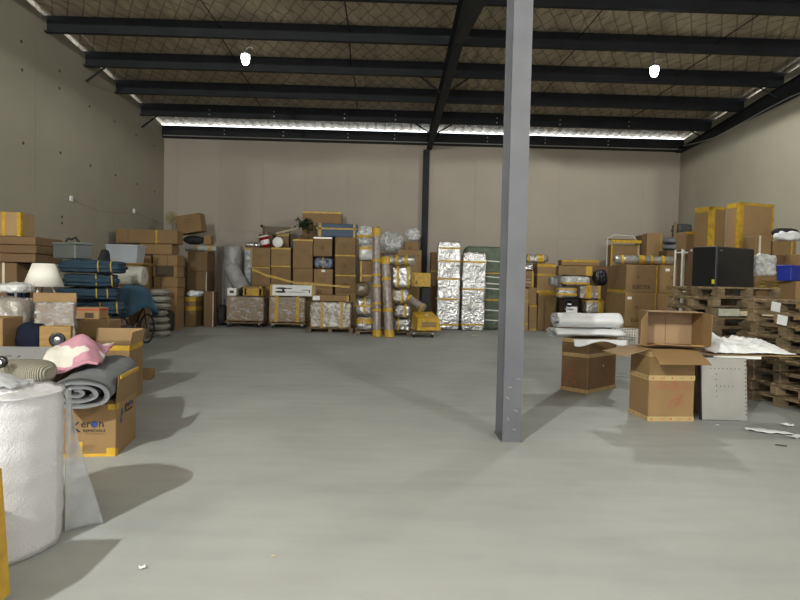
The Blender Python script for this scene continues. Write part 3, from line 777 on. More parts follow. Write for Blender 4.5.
words = ['bottom', 'second', 'third', 'fourth', 'fifth', 'sixth', 'seventh', 'eighth', 'ninth', 'tenth']
def stack(cx, cy, a, n, what, jit):
    for k in range(n):
        p = proto if first[0] else dup(proto); first[0] = False
        p.location = (cx + rnd.uniform(-jit, jit), cy + rnd.uniform(-jit, jit), .152 * k + .001); p.rotation_euler = (0, 0, R(a + rnd.uniform(-3, 3)))
        nm = 'top' if k == n - 1 else words[k] + (' from the floor' if k else '')
        p['label'] = f'weathered wooden pallet, {nm} of the {what}'
        yield k, p
SA = list(stack(5.33, 9.38, 13, 10, 'tall stack beside the black cabinet', .03))
SB = list(stack(5.58, 7.62, 10, 9, 'nearer right stack with paper labels', .035))
# odd boards and labels on the pallets
m = MB().cham((0, 0, 0), (.46, .03, .10), .004)
MB().cham((0, 0, 0), (.36, .025, .11), .004).build('pale_board', WOOD_P, SA[7][1], loc=(-.30, -.54, .075))['label'] = 'pale green-white painted board'
MB().cham((0, 0, 0), (.60, .03, .07), .004).build('cream_board', WOOD_C, SA[7][1], loc=(.20, -.54, .06))['label'] = 'cream bare wooden board'
MB().cham((0, 0, 0), (.40, .025, .12), .004).build('grey_board', WOOD_G, SB[2][1], loc=(-.40, .52, .06))['label'] = 'grey painted board'
for k, (py_, pz) in ((8, (-.02, .06)), (7, (-.08, .05))):
    MB().box((0, 0, 0), (.003, .15, .12), Matrix.Rotation(.12, 3, 'X')).build('paper_label', WHITEP, SB[k][1], loc=(-.587, py_, pz))
# litter on the floor
def litter(name, label, cat, u, v, L, W, h, mat, rz, seed, sc=8, n=18):
    g = ground(u, v)
    o = MB().grid(lambda i, j: ((i - .5) * L, (j - .5) * W * (.5 + .8 * abs(math.sin(i * 4 + seed))), .004 + h * (.5 + .5 * mnoise.fractal(Vector((i * L * sc, j * W * sc, seed)), .8, 2, 3))), n, 8, .002).build(name, mat, None, smooth=True, loc=(g.x, g.y, .002), rz=rz)
    return tag(o, label, cat)
litter('paper_strip', 'long crumpled strip of white paper on the floor by the pallets', 'paper', 768, 433, .42, .13, .035, WHITEP, R(-24), 3)
litter('paper_scrap', 'small white crumpled scrap beside the paper strip', 'paper', 787, 427, .09, .09, .05, WHITEP, R(20), 5, 20, 8)
litter('paper_strip', 'white torn paper at the right end of the crumpled strip', 'paper', 797, 438, .16, .12, .03, WHITEP, R(10), 8)
litter('paper_scrap', 'tiny white scrap on the floor before the aluminium panel', 'paper', 717, 426, .035, .03, .02, WHITEP, 0, 2, 20, 6)
litter('paper_scrap', 'small white crumb on the bare floor nearest the bubble wrap roll', 'paper', 142, 569, .03, .024, .018, WHITEP, .5, 7, 30, 6)
litter('paper_scrap', 'small pale crumb in the middle of the near floor', 'paper', 273, 557, .02, .016, .012, WOOD_C, .2, 9, 30, 6)
g = ground(781, 446); o = MB().tube([(-.045, .02, .007), (.045, -.02, .007)], .006, 6).build('black_pen', BLACK, None, loc=(g.x, g.y, 0)); tag(o, 'thin black stick lying on the floor before the paper strip', 'stick')

litter('tan_scrap', 'small tan scrap on the floor before the foil panels', 'paper', 474, 337, .16, .12, .05, WOOD_C, .3, 4, 12, 8)
# ------------------------------------------------------------------ right back: cabinet and the pile round it
x, y, wr_, wl_ = corner_spec(716, 10.5, 692, 753, 265, R(28)); zc_ = at(716, 246, 10.5).z
t = thing('black_cabinet', 'tall glossy black cabinet behind the pallets', 'cabinet', (x, y, 0), R(28))
MB().cham((0, 0, zc_ / 2), (wr_, wl_, zc_), .01).build('body', BLACK, t)
MB().cham((0, -wl_ / 2 - .01, zc_ / 2), (wr_ - .008, .018, zc_ - .04), .004).build('door', BLACK, t)
MB().box((-wr_ * .40, -wl_ / 2 - .021, zc_ - .07), (.08, .002, .015)).build('badge', ZINC, t)
for zq in (.18, .42): MB().box((-wr_ / 2 - .004, -wl_ / 2 + .04, zc_ - .45 - zq), (.006, .05, .08)).build('yellow_tag', YELLOW, t)
CAB = t; ztab = zc_ + .002
# hidden trestle of cartons behind the cabinet carries the tall yellow-taped boxes
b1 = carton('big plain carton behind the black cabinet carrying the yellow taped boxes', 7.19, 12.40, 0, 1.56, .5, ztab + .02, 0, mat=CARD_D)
ccorner('yellow-taped carton, left of the two tall ones above the black cabinet', 712.5, 12.15, 695, 726.5, 206, None, 24, zb=b1.top + .002, bands=[('el', 0, .09), ('et', 0, .05), ('lt', 0, .10), ('lb', 0, .05)])
ccorner('largest yellow-edged carton above the black cabinet', 740.5, 12.2, 727, 774.5, 202, None, 16, zb=b1.top + .002, bands=[('el', 0, .09), ('et', 0, .05), ('er', 0, .05), ('lt', 0, .10)], mat=CARD_L)
b2 = cpx('plain carton standing upright left of the black cabinet', 686, 696.5, 250, 330, 13.7, .5, zb=0, mat=CARD_D)
cpx('small carton with yellow top tape left of the tall taped ones', 686, 696.5, 231.5, None, 13.7, .48, zb=b2.top + .002, bands=[('et', 0, .05)])
# right-hand pile
b3 = cpx('brown carton with two yellow marks behind the pallets', 754, 793, 276, 300, 11.2, .40, zb=0, prints=[('mark', .22, .93, .045, YELLOW), ('mark', .55, .915, .045, YELLOW)])
b4 = bundle('wrapped_bundle', 'bubble-wrapped lump between the black cabinet and the blue crate', 'bundle', 757, 779, 253, None, 11.22, .34, WRAPH, zb=b3.top + .003, amp=.05, sc=5, seed=3)
b5 = carton('tall carton at right edge supporting the blue crate', at(809, 285, 10.0).x, 10.15, 0, .62, .4, at(795, 281, 9.9).z, R(8), mat=CARD)
x, y, wr_, wl_ = corner_spec(792, 9.9, 777.5, 815, 270, R(30))
t = thing('blue_crate', 'bright blue plastic crate jutting in at the right edge', 'crate', (x, y + .02, b5.top + .003), R(30)); hc = at(792, 265, 9.9).z - b5.top
MB().cham((0, 0, hc / 2), (wr_, wl_, hc), .012).build('body', BLUECR, t); MB().cham((0, 0, hc - .02), (wr_ + .03, wl_ + .03, .03), .006).build('rim', BLUECR, t)
for f in (-.25, .25): MB().box((f * wr_, -wl_ / 2 - .006, hc / 2), (.02, .012, hc - .05)).build('rib', BLUECR, t)
b6 = carton('plain tall carton stack base behind the wrapped lump at right', at(781, 262, 11.7).x + .06, 11.85, 0, .80, .38, at(770, 256, 11.66).z, 0, mat=CARD_D)
b7 = cpx('brown carton with pale tape tabs under the black bag', 755, 772, 235.5, None, 11.66, .36, zb=b6.top + .002, bands=[('v', .3, .04, TAPE_C)])
b8 = cpx('brown carton under the white plastic bag at right edge', 773, 797, 240.5, None, 11.66, .36, zb=b6.top + .002, bands=[('v', .8, .03)])
bundle('black_bag', 'long black cloth bag lying across the cartons at right', 'bag', 775, 800, 228, None, 11.84, .18, BLACKM, zb=max(b7.top, b8.top) + .003, k=3, amp=.02, seed=4)
bundle('plastic_bag', 'white crumpled plastic bag on the carton at right edge', 'bag', 776, 806, 231.5, None, 11.62, .18, FOAM, zb=b8.top + .003, k=2.4, amp=.05, sc=7, seed=6)
b9 = cpx('carton with yellow tape behind the blue crate at right edge', 798, 816, 254, 275, 11.2, .4, zb=None, bands=[('v', .3, .05)], mat=CARD)
sup9 = carton('plain carton column beneath the taped one at right edge', b9.x, b9.y, 0, b9.w, .4, b9.z - .002, 0, mat=CARD_D)

# printed cartons with the long wrapped roll
EL = dict(prints=[('text', .50, .15, .13, INK, 'f', 'ELECTER'), ('mark', .38, .58, .03, INKF)])
def lab(*p): return dict(prints=list(EL['prints']) + list(p))
dE = 16.0; zr = [0, .40, at(627, 292.5, dE).z, at(627, 264.5, dE).z]
rows = []
for j, (z0, z1_, w0) in enumerate(zip(zr[:-1], zr[1:], ('bottom', 'middle', 'top'))):
    for (uc, ul, ur, side, aa) in ((627 - (2 - j) * .7, 606.5, 658.5 - (2 - j), 'left', 3), (659.5 - (2 - j), 655, 692, 'right', 1)):
        pr = lab(('rect', .24 if side == 'right' else .14, .84, .12, WHITE)) if (j, side) in ((2, 'right'), (1, 'left')) else EL
        if j == 0: pr = {}
        x, y, wr_, wl_ = corner_spec(uc, dE, ul if side == 'left' else uc - 14, ur, 278, R(aa))
        rows.append(carton(f'large printed carton with yellow corner tape, {w0} of the {side} column', x, y, z0 + .001 * (j > 0), wr_ - .01, min(wl_, 1.2), z1_ - z0 - .002, R(aa), bands=[('er', 0, .03), ('lb', 0, .07)] if side == 'left' else [], **pr))
tz = zr[3] + .018
A = at(615, 259.5, 16.35); B = at(673, 259.5, 16.35); r_ = .125
rollobj('wrapped_roll', 'long plastic-wrapped roll with orange tape on the printed cartons', 'roll', (A.x, 16.4, tz + r_), (B.x, 16.4, tz + r_), r_, FOILW, bands=[(.12, .07), (.45, .16), (.62, .08), (.82, .10)], amp=.012, seed=3)

# behind, against the back wall and right wall
b = cpx('tall brown carton standing near the right rear corner', 647, 661.5, 233, 300, 18.9, .5, zb=0, rz=R(-6), mat=CARD_L, bands=[('er', 0, .04)])
b = cpx('narrow dark carton beside the tall one near the right rear corner', 640.5, 645.5, 235, 300, 19.6, .5, zb=0, mat=CARD_D)
b = carton('carton in the right rear corner under the grey rolled blankets', at(677, 270, 17.7).x, 18.0, 0, .62, .56, at(677, 250.5, 17.7).z, 0, mat=CARD_D)
for k, (va, vb) in enumerate(((244, 250.5), (237.5, 244))):
    z0 = b.top + .003 if k == 0 else zprev + .003
    q = bundle('rolled_blanket', f'grey rolled blanket, {("lower", "upper")[k]} one left of the tall taped cartons', 'blanket', 668, 686, va, None, 17.72, .5, GREY_Q, zb=z0, k=2.6, amp=.02, seed=k + 2, group='grey rolled blankets'); zprev = q.top
q = carton('carton behind the grey rolled blankets with the dark bundle on it', at(686, 270, 18.6).x, 18.95, 0, .75, .6, at(686, 237, 18.6).z, 0, mat=CARD_D)
bundle('dark_bundle', 'dark grey wrapped bundle high in the right rear corner', 'bundle', 677.5, 694, 222.5, None, 18.68, .5, mk('dark_grey_cloth', (.06, .058, .055), .6, bump=.6, bscale=8), zb=q.top + .003, k=4, amp=.03, seed=8, groove=3)
q = thing('timber_batten', 'upright pale timber batten left of the dark bundle', 'batten', (at(675, 240, 18.4).x, 18.42, 0)); MB().cham((0, 0, at(675, 221.5, 18.4).z / 2), (.09, .05, at(675, 221.5, 18.4).z), .005).build('timber', WOOD, q)
t = thing('metal_rack', 'white tubular metal rack left of the black cabinet', 'rack', (at(683, 260, 13.2).x, 13.2, 0)); zt_ = at(684, 249.5, 13.2).z
for sx in (-1, 1):
    for sy in (-1, 1): MB().tube([(sx * .10, sy * .16, 0), (sx * .10, sy * .16, zt_)], .02, 8).build('post', WHITE, t)
for zq in (.25, .6, .97):
    MB().tube([(-.10, -.16, zt_ * zq), (.10, -.16, zt_ * zq), (.10, .16, zt_ * zq), (-.10, .16, zt_ * zq), (-.10, -.16, zt_ * zq)], .014, 6).build('rail', WHITE, t)

# ------------------------------------------------------------------ back row against the rear wall
GL = [('glyph', .5, .62, .045)]
RM = [('mark', .5, .45, .05, REDF)]
YB = [('et', 0, .05)]; YTB = [('et', 0, .05), ('eb', 0, .05)]
dB = 19.3; ZL = [0, .62, 1.24]
def col_stack(u0, u1, vs_, labs, d=dB, dp=.6, spec=None, dx=0):
    """stack of cartons on the floor; vs_ are the top lines, from the lowest up"""
    z = 0; out = []
    for k, (v, lb) in enumerate(zip(vs_, labs)):
        sp = (spec[k] if spec else {}) or {}
        um = (u0 + u1) / 2; zt = at(um, v, d).z
        x0 = at(u0, v, d).x; x1 = at(u1, v, d).x
        out.append(carton(lb, (x0 + x1) / 2 + dx * (k % 2), d + dp / 2, z, x1 - x0 - .014, dp, zt - z - .002, **sp)); z = zt
    return out
c1 = col_stack(251.2, 270.6, [304, 285.5, 267, 247.4], ['plain carton at the floor under the first glyph column', 'third carton down under the silver roll, left column', 'carton with red mark below the first glyph carton', 'glyph-printed carton with yellow left edge under the silver roll'],
               spec=[{}, {}, dict(prints=RM, bands=[('et', 0, .03)]), dict(prints=GL, bands=[('el', 0, .03)])])
c2 = col_stack(271, 291, [304, 285.8, 267.2, 247.6], ['floor carton behind the white picture box', 'carton just behind the white picture box', 'glyph carton second from the top under the red buckets', 'glyph carton taped yellow top and bottom under the red buckets'],
               spec=[{}, {}, dict(prints=GL), dict(prints=GL, bands=YTB)])
c3 = col_stack(292.8, 313, [306, 287.5, 268.4, 239.2], ['floor carton behind the right end of the picture box', 'carton third down in the column under the green plant', 'carton below the tall one with a gold tape tab', 'tall glyph carton with gold top tape left of the red-marked one'],
               spec=[{}, {}, dict(prints=GL), dict(prints=GL, bands=YB)])
c4 = col_stack(313.6, 333, [306, 288, 269], ['floor carton behind the flat box on the pallet', 'carton third down below the blue-white parcel', 'carton with white tape spot right below the blue-white parcel'],
               spec=[{}, {}, dict(prints=[('glyph', .5, .5, .045), ('rect', .5, .9, .12, WHITE)])])
zz = c4[-1].top
par = bundle('wrapped_parcel', 'blue and white plastic parcel cross-taped yellow between two cartons', 'parcel', 313.5, 332.5, 257, None, dB, .5, mk('blue_white_plastic', (.16, .19, .25), .25, var=.8, vscale=7, bump=.8, bscale=10), zb=zz + .004, k=3.5, amp=.025, seed=5, bands=[('x', .5, .05)])
c4t = cpx('carton with red mark and pale top tape under the blue box', 313.4, 332.4, 237, None, dB, .6, zb=par.top + .02, prints=RM, bands=[('et', 0, .05, TAPE_C)])
c5 = col_stack(335, 356, [310, 292.5, 274.5, 256.4, 237], ['floor carton left of the tall carpet rolls', 'carton fourth down in the rightmost column', 'red-marked carton with gold tape line, third in the rightmost column', 'plain red-marked carton second in the rightmost column', 'glyph carton with yellow bottom tape at the right end under the blue box'],
               spec=[{}, {}, dict(prints=RM, bands=YB), dict(prints=RM), dict(prints=GL, bands=[('eb', 0, .05)])])
t = cpx('long dark blue box strapped with yellow tape on top of the stack', 316.5, 357.5, 223.5, None, dB + .05, .5, zb=max(c5[-1].top, c4t.top) + .002, mat=BLUEBOX, bands=[('v', .08, .09), ('v', .93, .06), ('h', .62, .05)], name='blue_box')
# shorter row behind carrying the topmost items
q1 = carton('carton behind the column tops carrying the topmost yellow-edged box', at(322, 230, 20.1).x, 20.25, 0, 1.45, .5, at(322, 236, 20.0).z, mat=CARD_D)
cpx('topmost plain brown box with yellow upper edge behind the blue box', 302.5, 342, 211.5, None, 20.02, .42, zb=q1.top + .002, bands=[('et', 0, .06)])
q2 = carton('wide carton behind the red buckets', at(283.5, 250, 20.1).x, 20.25, 0, .45, .5, at(281, 247, 20.0).z, mat=CARD_D)
cpx('yellow-brown carton behind the red buckets', 277, 289, 233.5, None, 20.02, .42, zb=q2.top + .002, bands=[('et', 0, .08)])
t = thing('wooden_headboard', 'long wooden bed rail with round knob lying behind the buckets', 'headboard', (at(277, 229, 19.9).x, 19.96, at(277, 233.2, 19.9).z))
L_ = at(290, 229, 19.9).x - at(263, 229, 19.9).x
MB().cham((0, 0, .12), (L_, .05, .19), .01).build('panel', mk('brown_weave', (.17, .13, .095), .8, var=.2), t)
MB().cham((-L_ / 2, 0, .11), (.07, .08, .26), .01).build('post', WOOD, t); MB().lathe([(.001, .0), (.045, .03), (.05, .06), (.03, .1), (.001, .11)], 12, c=(-L_ / 2 - .07, 0, .17)).build('knob', BLACKM, t, smooth=True)
sup = carton('carton column that carries the wooden bed rail', at(265.5, 260, 19.98).x, 20.22, 0, .46, .5, at(267, 233.5, 19.9).z - .01, mat=CARD_D)
A = at(276, 233.5, 19.85); B = at(302, 227.5, 19.9)
t = thing('timber_plank', 'pale timber plank leaning up toward the plant', 'plank', A); dv = B - A
MB().tube([(0, 0, 0), dv], .035, 4).build('plank', WOOD_C, t)
# artificial plant
P = at(305, 225, 19.45)
t = thing('artificial_plant', 'dark green artificial plant lying on top of the cartons', 'plant', (P.x, 19.45, c3[-1].top))
hh = P.z - c3[-1].top; MB().tube([(0, 0, 0), (.02, 0, hh * .6), (-.03, 0, hh)], .02, 6).build('stem', WOOD, t); m = MB()
for k in range(150):
    c = Vector((max(-.3, min(.3, rnd.gauss(0, .14))), max(-.1, min(.1, rnd.gauss(0, .06))), hh + max(-.1, min(.2, rnd.gauss(.04, .08))))); rot = Matrix.Rotation(rnd.uniform(0, 6.3), 3, 'Z') @ Matrix.Rotation(rnd.uniform(-1.2, 1.2), 3, 'X')
    m.add([c + rot @ Vector(p) for p in ((0, 0, 0), (.04, .05, .012), (0, .13, 0), (-.04, .05, .012))], [(0, 1, 2, 3)])
m.build('foliage', LEAF, t)['kind'] = 'stuff'
# buckets and small things on the glyph columns
def bucket(label, x, y, z, rot):
    t = thing('paint_bucket', label, 'bucket', (x, y, z), rot=rot, group='red and white buckets')
    MB().lathe([(.001, 0), (.13, 0), (.155, .30), (.16, .30), (.16, .33)], 22).build('pail', REDP, t, smooth=True)
    MB().lathe([(.168, .315), (.172, .345), (.15, .36), (.001, .355)], 22).build('lid', WHITE, t, smooth=True)
    MB().lathe([(.140, .07), (.1525, .22)], 22).build('label_band', WHITE, t, smooth=True); return t
z = c1[-1].top
bucket('red and white bucket tilted with its white lid up', at(266, 240, 19.45).x, 19.5, z + .035, (0, R(-14), 0))
bucket('red bucket lying down with its white lid facing the room', at(278.5, 242, 19.5).x, 19.72, c2[-1].top + .175, (R(90), 0, 0))
A = at(244, 245, 19.5); B = at(259, 245, 19.5)
rollobj('wrapped_roll', 'small silver roll lying at the left end of the carton tops', 'roll', (A.x, 19.75, z + .10), (B.x, 19.75, z + .10), .09, FOILW, amp=.012)
# grey wrapped bundles standing at the left end
g1 = at(238, 325, 19.2)
rollobj('wrapped_roll', 'upright grey plastic-wrapped roll at the left end of the carton wall', 'roll', (at(232, 320, 19.75).x, 19.85, .006), (at(232.5, 246, 19.75).x, 19.85, at(232, 246, 19.75).z), .29, GREYW, amp=.03, sc=3, seed=4, endmat=GREYW)
rollobj('wrapped_roll', 'slanting grey plastic-wrapped roll leaning in front of the upright one', 'roll', (at(243, 292, 19.0).x, 18.95, at(243, 290, 19.0).z), (at(230.5, 266, 19.2).x, 19.2, at(231, 267, 19.2).z), .25, GREYW, amp=.03, sc=3, seed=7, endmat=GREYW)
cpx('flat white wrapped slab standing between grey rolls and cartons', 244, 250.6, 247.5, 321, 19.7, .4, zb=0, mat=WRAPH, name='wrapped_slab', bands=[('et', 0, .05)])
# yellow strap across the columns
pts = [at(u, v, dB - .02) for (u, v) in ((252, 269.5), (258, 271.5), (266, 275.5), (276, 277.5), (286, 280.5), (296, 283), (312, 284), (330, 285.5), (350, 287.2))]
t = thing('yellow_strap', 'twisted yellow strap stretched across the carton wall', 'strap', pts[0])
vs_ = []; 
for i, p in enumerate(pts): w_ = .045 * (.5 + .5 * abs(math.cos(i * 1.1))); vs_ += [p - pts[0] + Vector((0, 0, w_)), p - pts[0] - Vector((0, .004, w_))]
m = MB(); m.add(vs_, [(2 * i, 2 * i + 1, 2 * i + 3, 2 * i + 2) for i in range(len(pts) - 1)]); m.build('webbing', TAPE, t)

# dollies and the low pallet with wrapped cartons
def dolly(label, u0, u1, v, d, dp):
    x0 = at(u0, v, d).x; x1 = at(u1, v, d).x; t = thing('wooden_dolly', label, 'dolly', ((x0 + x1) / 2, d + dp / 2, 0), group='dollies'); w = x1 - x0
    for sy in (-1, 1): MB().cham((0, sy * (dp / 2 - .06), .14), (w, .10, .035), .005).build('deck_board', WOOD, t)
    for sx in (-1, 0, 1): MB().cham((sx * (w / 2 - .06), 0, .1805), (.10, dp, .022), .004).build('cross_board', WOOD, t)
    for sx in (-1, 1):
        for sy in (-1, 1):
            wh = MB(); c = (sx * (w / 2 - .10), sy * (dp / 2 - .08), .05); wh.tube([(c[0] - .018, c[1], .05), (c[0] + .018, c[1], .05)], .05, 12)
            k_ = wh.build('castor', BLACKM, t); MB().box((c[0], c[1], .105), (.05, .05, .04)).build('bracket', ZINC, k_)
    r = Rec(); r.o = t; r.top = .192; return r
d1 = dolly('wooden dolly on castors under the leftmost wrapped carton', 224.5, 262, 326, 18.2, .75)
w1 = cpx('leftmost plastic-wrapped carton on a dolly in the front row', 226.5, 264, 296.8, None, 18.2, .8, zb=d1.top + .002, wrap=True)
cpx('small white parcel on the leftmost wrapped carton', 227, 236.5, 288, None, 18.25, .3, zb=w1.top + .03, mat=WHITE, name='white_parcel', cat='parcel', prints=[('rect', .5, .5, .12, INKF)])
cpx('brown carton banded with wide yellow tape on the leftmost wrapped one', 243, 262.5, 286.3, None, 18.25, .55, zb=w1.top + .03, bands=[('v', .12, .05), ('v', .9, .06), ('h', .42, .22)])
d2 = dolly('wooden dolly on castors under the carton with two yellow straps', 268.8, 305, 326, 18.1, .75)
w2 = cpx('plastic-wrapped carton with two vertical yellow tapes on a dolly', 269, 305.5, 297, None, 18.1, .8, zb=d2.top + .002, wrap=True, bands=[('v', .22, .11), ('v', .78, .10)])
t = cpx('white box with dark utensil picture and yellow taped ends', 269.8, 314.5, 284.8, None, 18.1, .5, zb=w2.top + .034, mat=WHITE, bands=[('v', .03, .07), ('v', .97, .07)], name='picture_box')
m = MB(); yy = -t.d / 2 - .0015
def blob2(cx, cz, rx, rz2): m.add([(cx + math.cos(a * .5236) * rx, yy, cz + math.sin(a * .5236) * rz2) for a in range(12)], [tuple(range(12))])
W = t.w; H = t.h
blob2(-.24 * W, .68 * H, .14 * W, .09 * H); blob2(-.26 * W, .36 * H, .13 * W, .10 * H); blob2(-.06 * W, .68 * H, .07 * W, .05 * H); blob2(.1 * W, .36 * H, .22 * W, .025 * H); blob2(.3 * W, .55 * H, .10 * W, .03 * H); blob2(.39 * W, .45 * H, .015 * W, .16 * H); blob2(-.2 * W, .5 * H, .03 * W, .2 * H)
m.build('printed_picture', mk('picture_grey', (.03, .03, .035), .5), t.o)['kind'] = 'stuff'
def low_pallet(label, u0, u1, d, dp, h=.13):
    x0 = at(u0, 330, d).x; x1 = at(u1, 330, d).x; w = x1 - x0; t = thing('pallet', label, 'pallet', ((x0 + x1) / 2, d + dp / 2, 0))
    for k in range(5): MB().cham((0, -dp / 2 + .06 + k * (dp - .12) / 4, h - .012), (w, .11, .024), .004).build('deck_slat', WOOD, t)
    for sx in (-1, 0, 1): MB().cham((sx * (w / 2 - .06), 0, (h - .024) / 2), (.11, dp, h - .025), .005).build('block', WOOD, t)
    r = Rec(); r.o = t; r.top = h; return r
p3 = low_pallet('low wooden pallet under the foil-bright wrapped carton', 307, 353, 17.0, .95)
w3 = cpx('plastic-wrapped carton with two yellow tapes on the low pallet', 310, 351.5, 302.5, None, 17.02, .85, zb=p3.top + .002, wrap=mk('bright_wrap', (.80, .76, .72), .12, bump=.9, bscale=9, alpha=(.3, .95, 6), dist=.04), bands=[('v', .30, .07), ('v', .76, .07)])
cpx('flat brown carton with yellow ends on the low pallet load', 312.5, 349, 295, None, 17.02, .6, zb=w3.top + .034, bands=[('v', .97, .07)], prints=[('rect', .1, .5, .2, WHITE)])

# ------------------------------------------------------------------ wrapped bundles and carpet rolls in the middle
p4 = low_pallet('low wooden pallet under the taped bundles behind the carpet rolls', 356, 411, 16.55, .9, .10)
def roll2(label, ua, va, ub, vb, d, r, bands, mat=None, seed=1, y2=None, cone=1):
    A = at(ua, va, d); B = at(ub, vb, y2 or d); A.z = max(A.z, .004)
    return rollobj('carpet_roll', label, 'carpet roll', A, B, r, mat or RUG, bands=bands, amp=.012, sc=5, seed=seed, cone=cone)
RUG = mk('wrapped_carpet', (.27, .225, .205), .22, var=.35, vscale=9, bump=.8, bscale=8, coat=.5, dist=.04)
roll2('tallest upright carpet roll wrapped in plastic with yellow bands', 376.8, 337, 376.2, 227, 16.0, .108, [(.03, .18), (.24, .07), (.30, .06), (.46, .07), (.56, .06), (.69, .08), (.95, .22)], seed=2, y2=16.25)
roll2('shorter upright carpet roll beside the tallest one', 389.5, 337, 384.8, 257, 15.98, .122, [(.04, .2), (.33, .10), (.72, .08), (.95, .20)], seed=6, y2=16.3)
Z4 = p4.top
def bd(label, u0, u1, v0, d, dp, mat, zb, name='wrapped_bundle', **k): return bundle(name, label, 'bundle', u0, u1, v0, None, d, dp, mat, zb=zb, **k)
a1 = bd('taped clear bundle at the bottom left of the carpet rolls', 357, 372.5, 316.5, 16.6, .5, FOILW, Z4 + .002, k=5, seed=2, bands=[('h', .68, .14)])
a2 = bd('silver bundle crossed with yellow tape, left of the carpet rolls', 355.5, 373, 298, 16.6, .5, FOILW, a1.top + .03, k=4, seed=3, amp=.025, bands=[('h', .55, .05), ('x', .55, .05)])
a3 = bd('rounded brown wrapped bundle beside the tallest carpet roll', 354.5, 369.5, 282.5, 16.6, .45, mk('brown_wrapped', (.17, .12, .07), .25, coat=.5, bump=.8, bscale=7), a2.top + .03, k=2.6, amp=.02, seed=4)
a4 = cpx('brown carton with yellow tape leaning left of the tallest carpet roll', 361, 373, 261, None, 16.75, .4, zb=a3.top + .02, rz=R(-6), bands=[('el', 0, .04), ('h', .3, .05)])
a5 = bd('white parcel with yellow tape high behind the tallest carpet roll', 359, 373, 245, 16.75, .45, mk('pale_wrapped', (.55, .54, .50), .2, bump=.8, bscale=8, var=.2), a4.top + .015, k=5, amp=.015, seed=6, bands=[('h', .8, .08)])
bd('clear plastic bag bundle topping the heap left of the tallest carpet roll', 357.5, 374, 225, 16.85, .35, WRAPH, a5.top + .02, name='plastic_bag', k=2.4, amp=.07, sc=5, seed=7, bands=[('h', .42, .07)])
# right of the rolls
e1 = bd('crumpled silver parcel on the pallet right of the carpet rolls', 394, 411, 319, 16.7, .45, FOILW, Z4 + .002, k=6, amp=.03, seed=8, bands=[('x', .25, .05)])
e2 = bd('round silver bundle with yellow tape above the crumpled parcel', 393.5, 410.5, 304.5, 16.7, .45, FOILW, e1.top + .02, k=4, amp=.03, seed=9, bands=[('x', .7, .06)])
e3 = bd('grey silver package second from the bottom right of the carpet rolls', 391.5, 409.5, 289, 16.7, .45, FOILW, e2.top + .03, k=4, amp=.02, seed=10, bands=[('x', .6, .08), ('x', .12, .05)])
e4 = bd('large foil package with two vertical yellow tapes right of the carpet rolls', 391.5, 412, 266.5, 16.65, .5, FOIL, e3.top + .03, k=6, amp=.018, seed=11, bands=[('x', .32, .07), ('x', .82, .07)])
zq = e4.top + .03; rr = .15
rollobj('wrapped_roll', 'silver roll with two yellow bands on the foil package', 'roll', (at(383, 262, 16.9).x + .02, 16.95, zq + rr), (at(414.5, 262, 16.9).x, 16.95, zq + rr), rr, FOILW, bands=[(.42, .09), (.72, .09)], amp=.02, seed=5)
# cartons behind
h1 = cpx('brown carton beside the black post, open flap at its right', 398, 421, 250, 330, 19.3, .6, zb=0, prints=[('rect', .85, .93, .05, INK)], bands=[('el', 0, .025)])
h2_ = cpx('smaller brown carton stacked on the one beside the black post', 404.5, 419, 241.5, None, 19.45, .45, zb=h1.top + .002, prints=[('mark', .4, .3, .03, INKF)])
h3 = carton('plain tall carton behind the foil package carrying the plastic bags', at(386.5, 270, 19.3).x, 19.6, 0, .66, .6, at(389, 253, 19.3).z, mat=CARD_D)
bundle('plastic_bag', 'big clear crumpled plastic bag spread on the cartons by the black post', 'bag', 379, 403, 231, None, 19.3, .6, WRAPH, zb=h3.top + .03, k=2.2, amp=.10, sc=3, seed=12, n=20)
bundle('plastic_bag', 'smaller clear bag with dark handles beside the black post', 'bag', 406, 421, 228.5, None, 19.4, .45, WRAPH, zb=h2_.top + .03, k=2.4, amp=.06, sc=4, seed=13)
# slanting roll and the yellow box on its dolly
d5 = dolly('small dolly on castors under the sloping yellow taped box', 410, 436.5, 337, 16.0, .62)
xa = at(413, 320, 16.0).x; xb = at(440, 328, 16.0).x; zt5 = at(430, 319, 16.0).z
t = thing('taped_case', 'sloping box wholly bound in yellow tape on the small dolly', 'box', ((xa + xb) / 2, 16.32, .195), R(14)); w_ = (xb - xa) * .92; h_ = zt5 - .195; dp = .62
V = [(-w_ / 2, -dp / 2, 0), (w_ / 2, -dp / 2, 0), (w_ / 2, dp / 2, 0), (-w_ / 2, dp / 2, 0), (-w_ / 2 + .03, -dp / 2 + .05, h_), (w_ / 2 - .03, -dp / 2 + .05, h_), (w_ / 2 - .08, dp / 2 - .05, h_ + .16), (-w_ / 2 + .05, dp / 2 - .05, h_ + .16)]
m = MB(); m.add(V, [(3, 2, 1, 0), (4, 5, 6, 7), (0, 1, 5, 4), (1, 2, 6, 5), (2, 3, 7, 6), (3, 0, 4, 7)]); m.build('taped_body', TAPE, t)
m = MB(); m.add([(-w_ * .32, -dp / 2 + .012, h_ * .28), (w_ * .34, -dp / 2 + .012, h_ * .28), (w_ * .30, -dp / 2 + .034, h_ * .74), (-w_ * .28, -dp / 2 + .034, h_ * .74), (-w_ * .32, -dp / 2 + .03, h_ * .28), (w_ * .34, -dp / 2 + .03, h_ * .28), (w_ * .30, -dp / 2 + .05, h_ * .74), (-w_ * .28, -dp / 2 + .05, h_ * .74)], [(0, 1, 2, 3), (1, 0, 4, 5), (2, 1, 5, 6), (3, 2, 6, 7), (0, 3, 7, 4)]); m.build('bare_panel', CARD, t)
MB().box((.02, 0, h_ + .09), (.10, .06, .004), Matrix.Rotation(.3, 3, 'X')).build('label_sticker', WHITE, t)
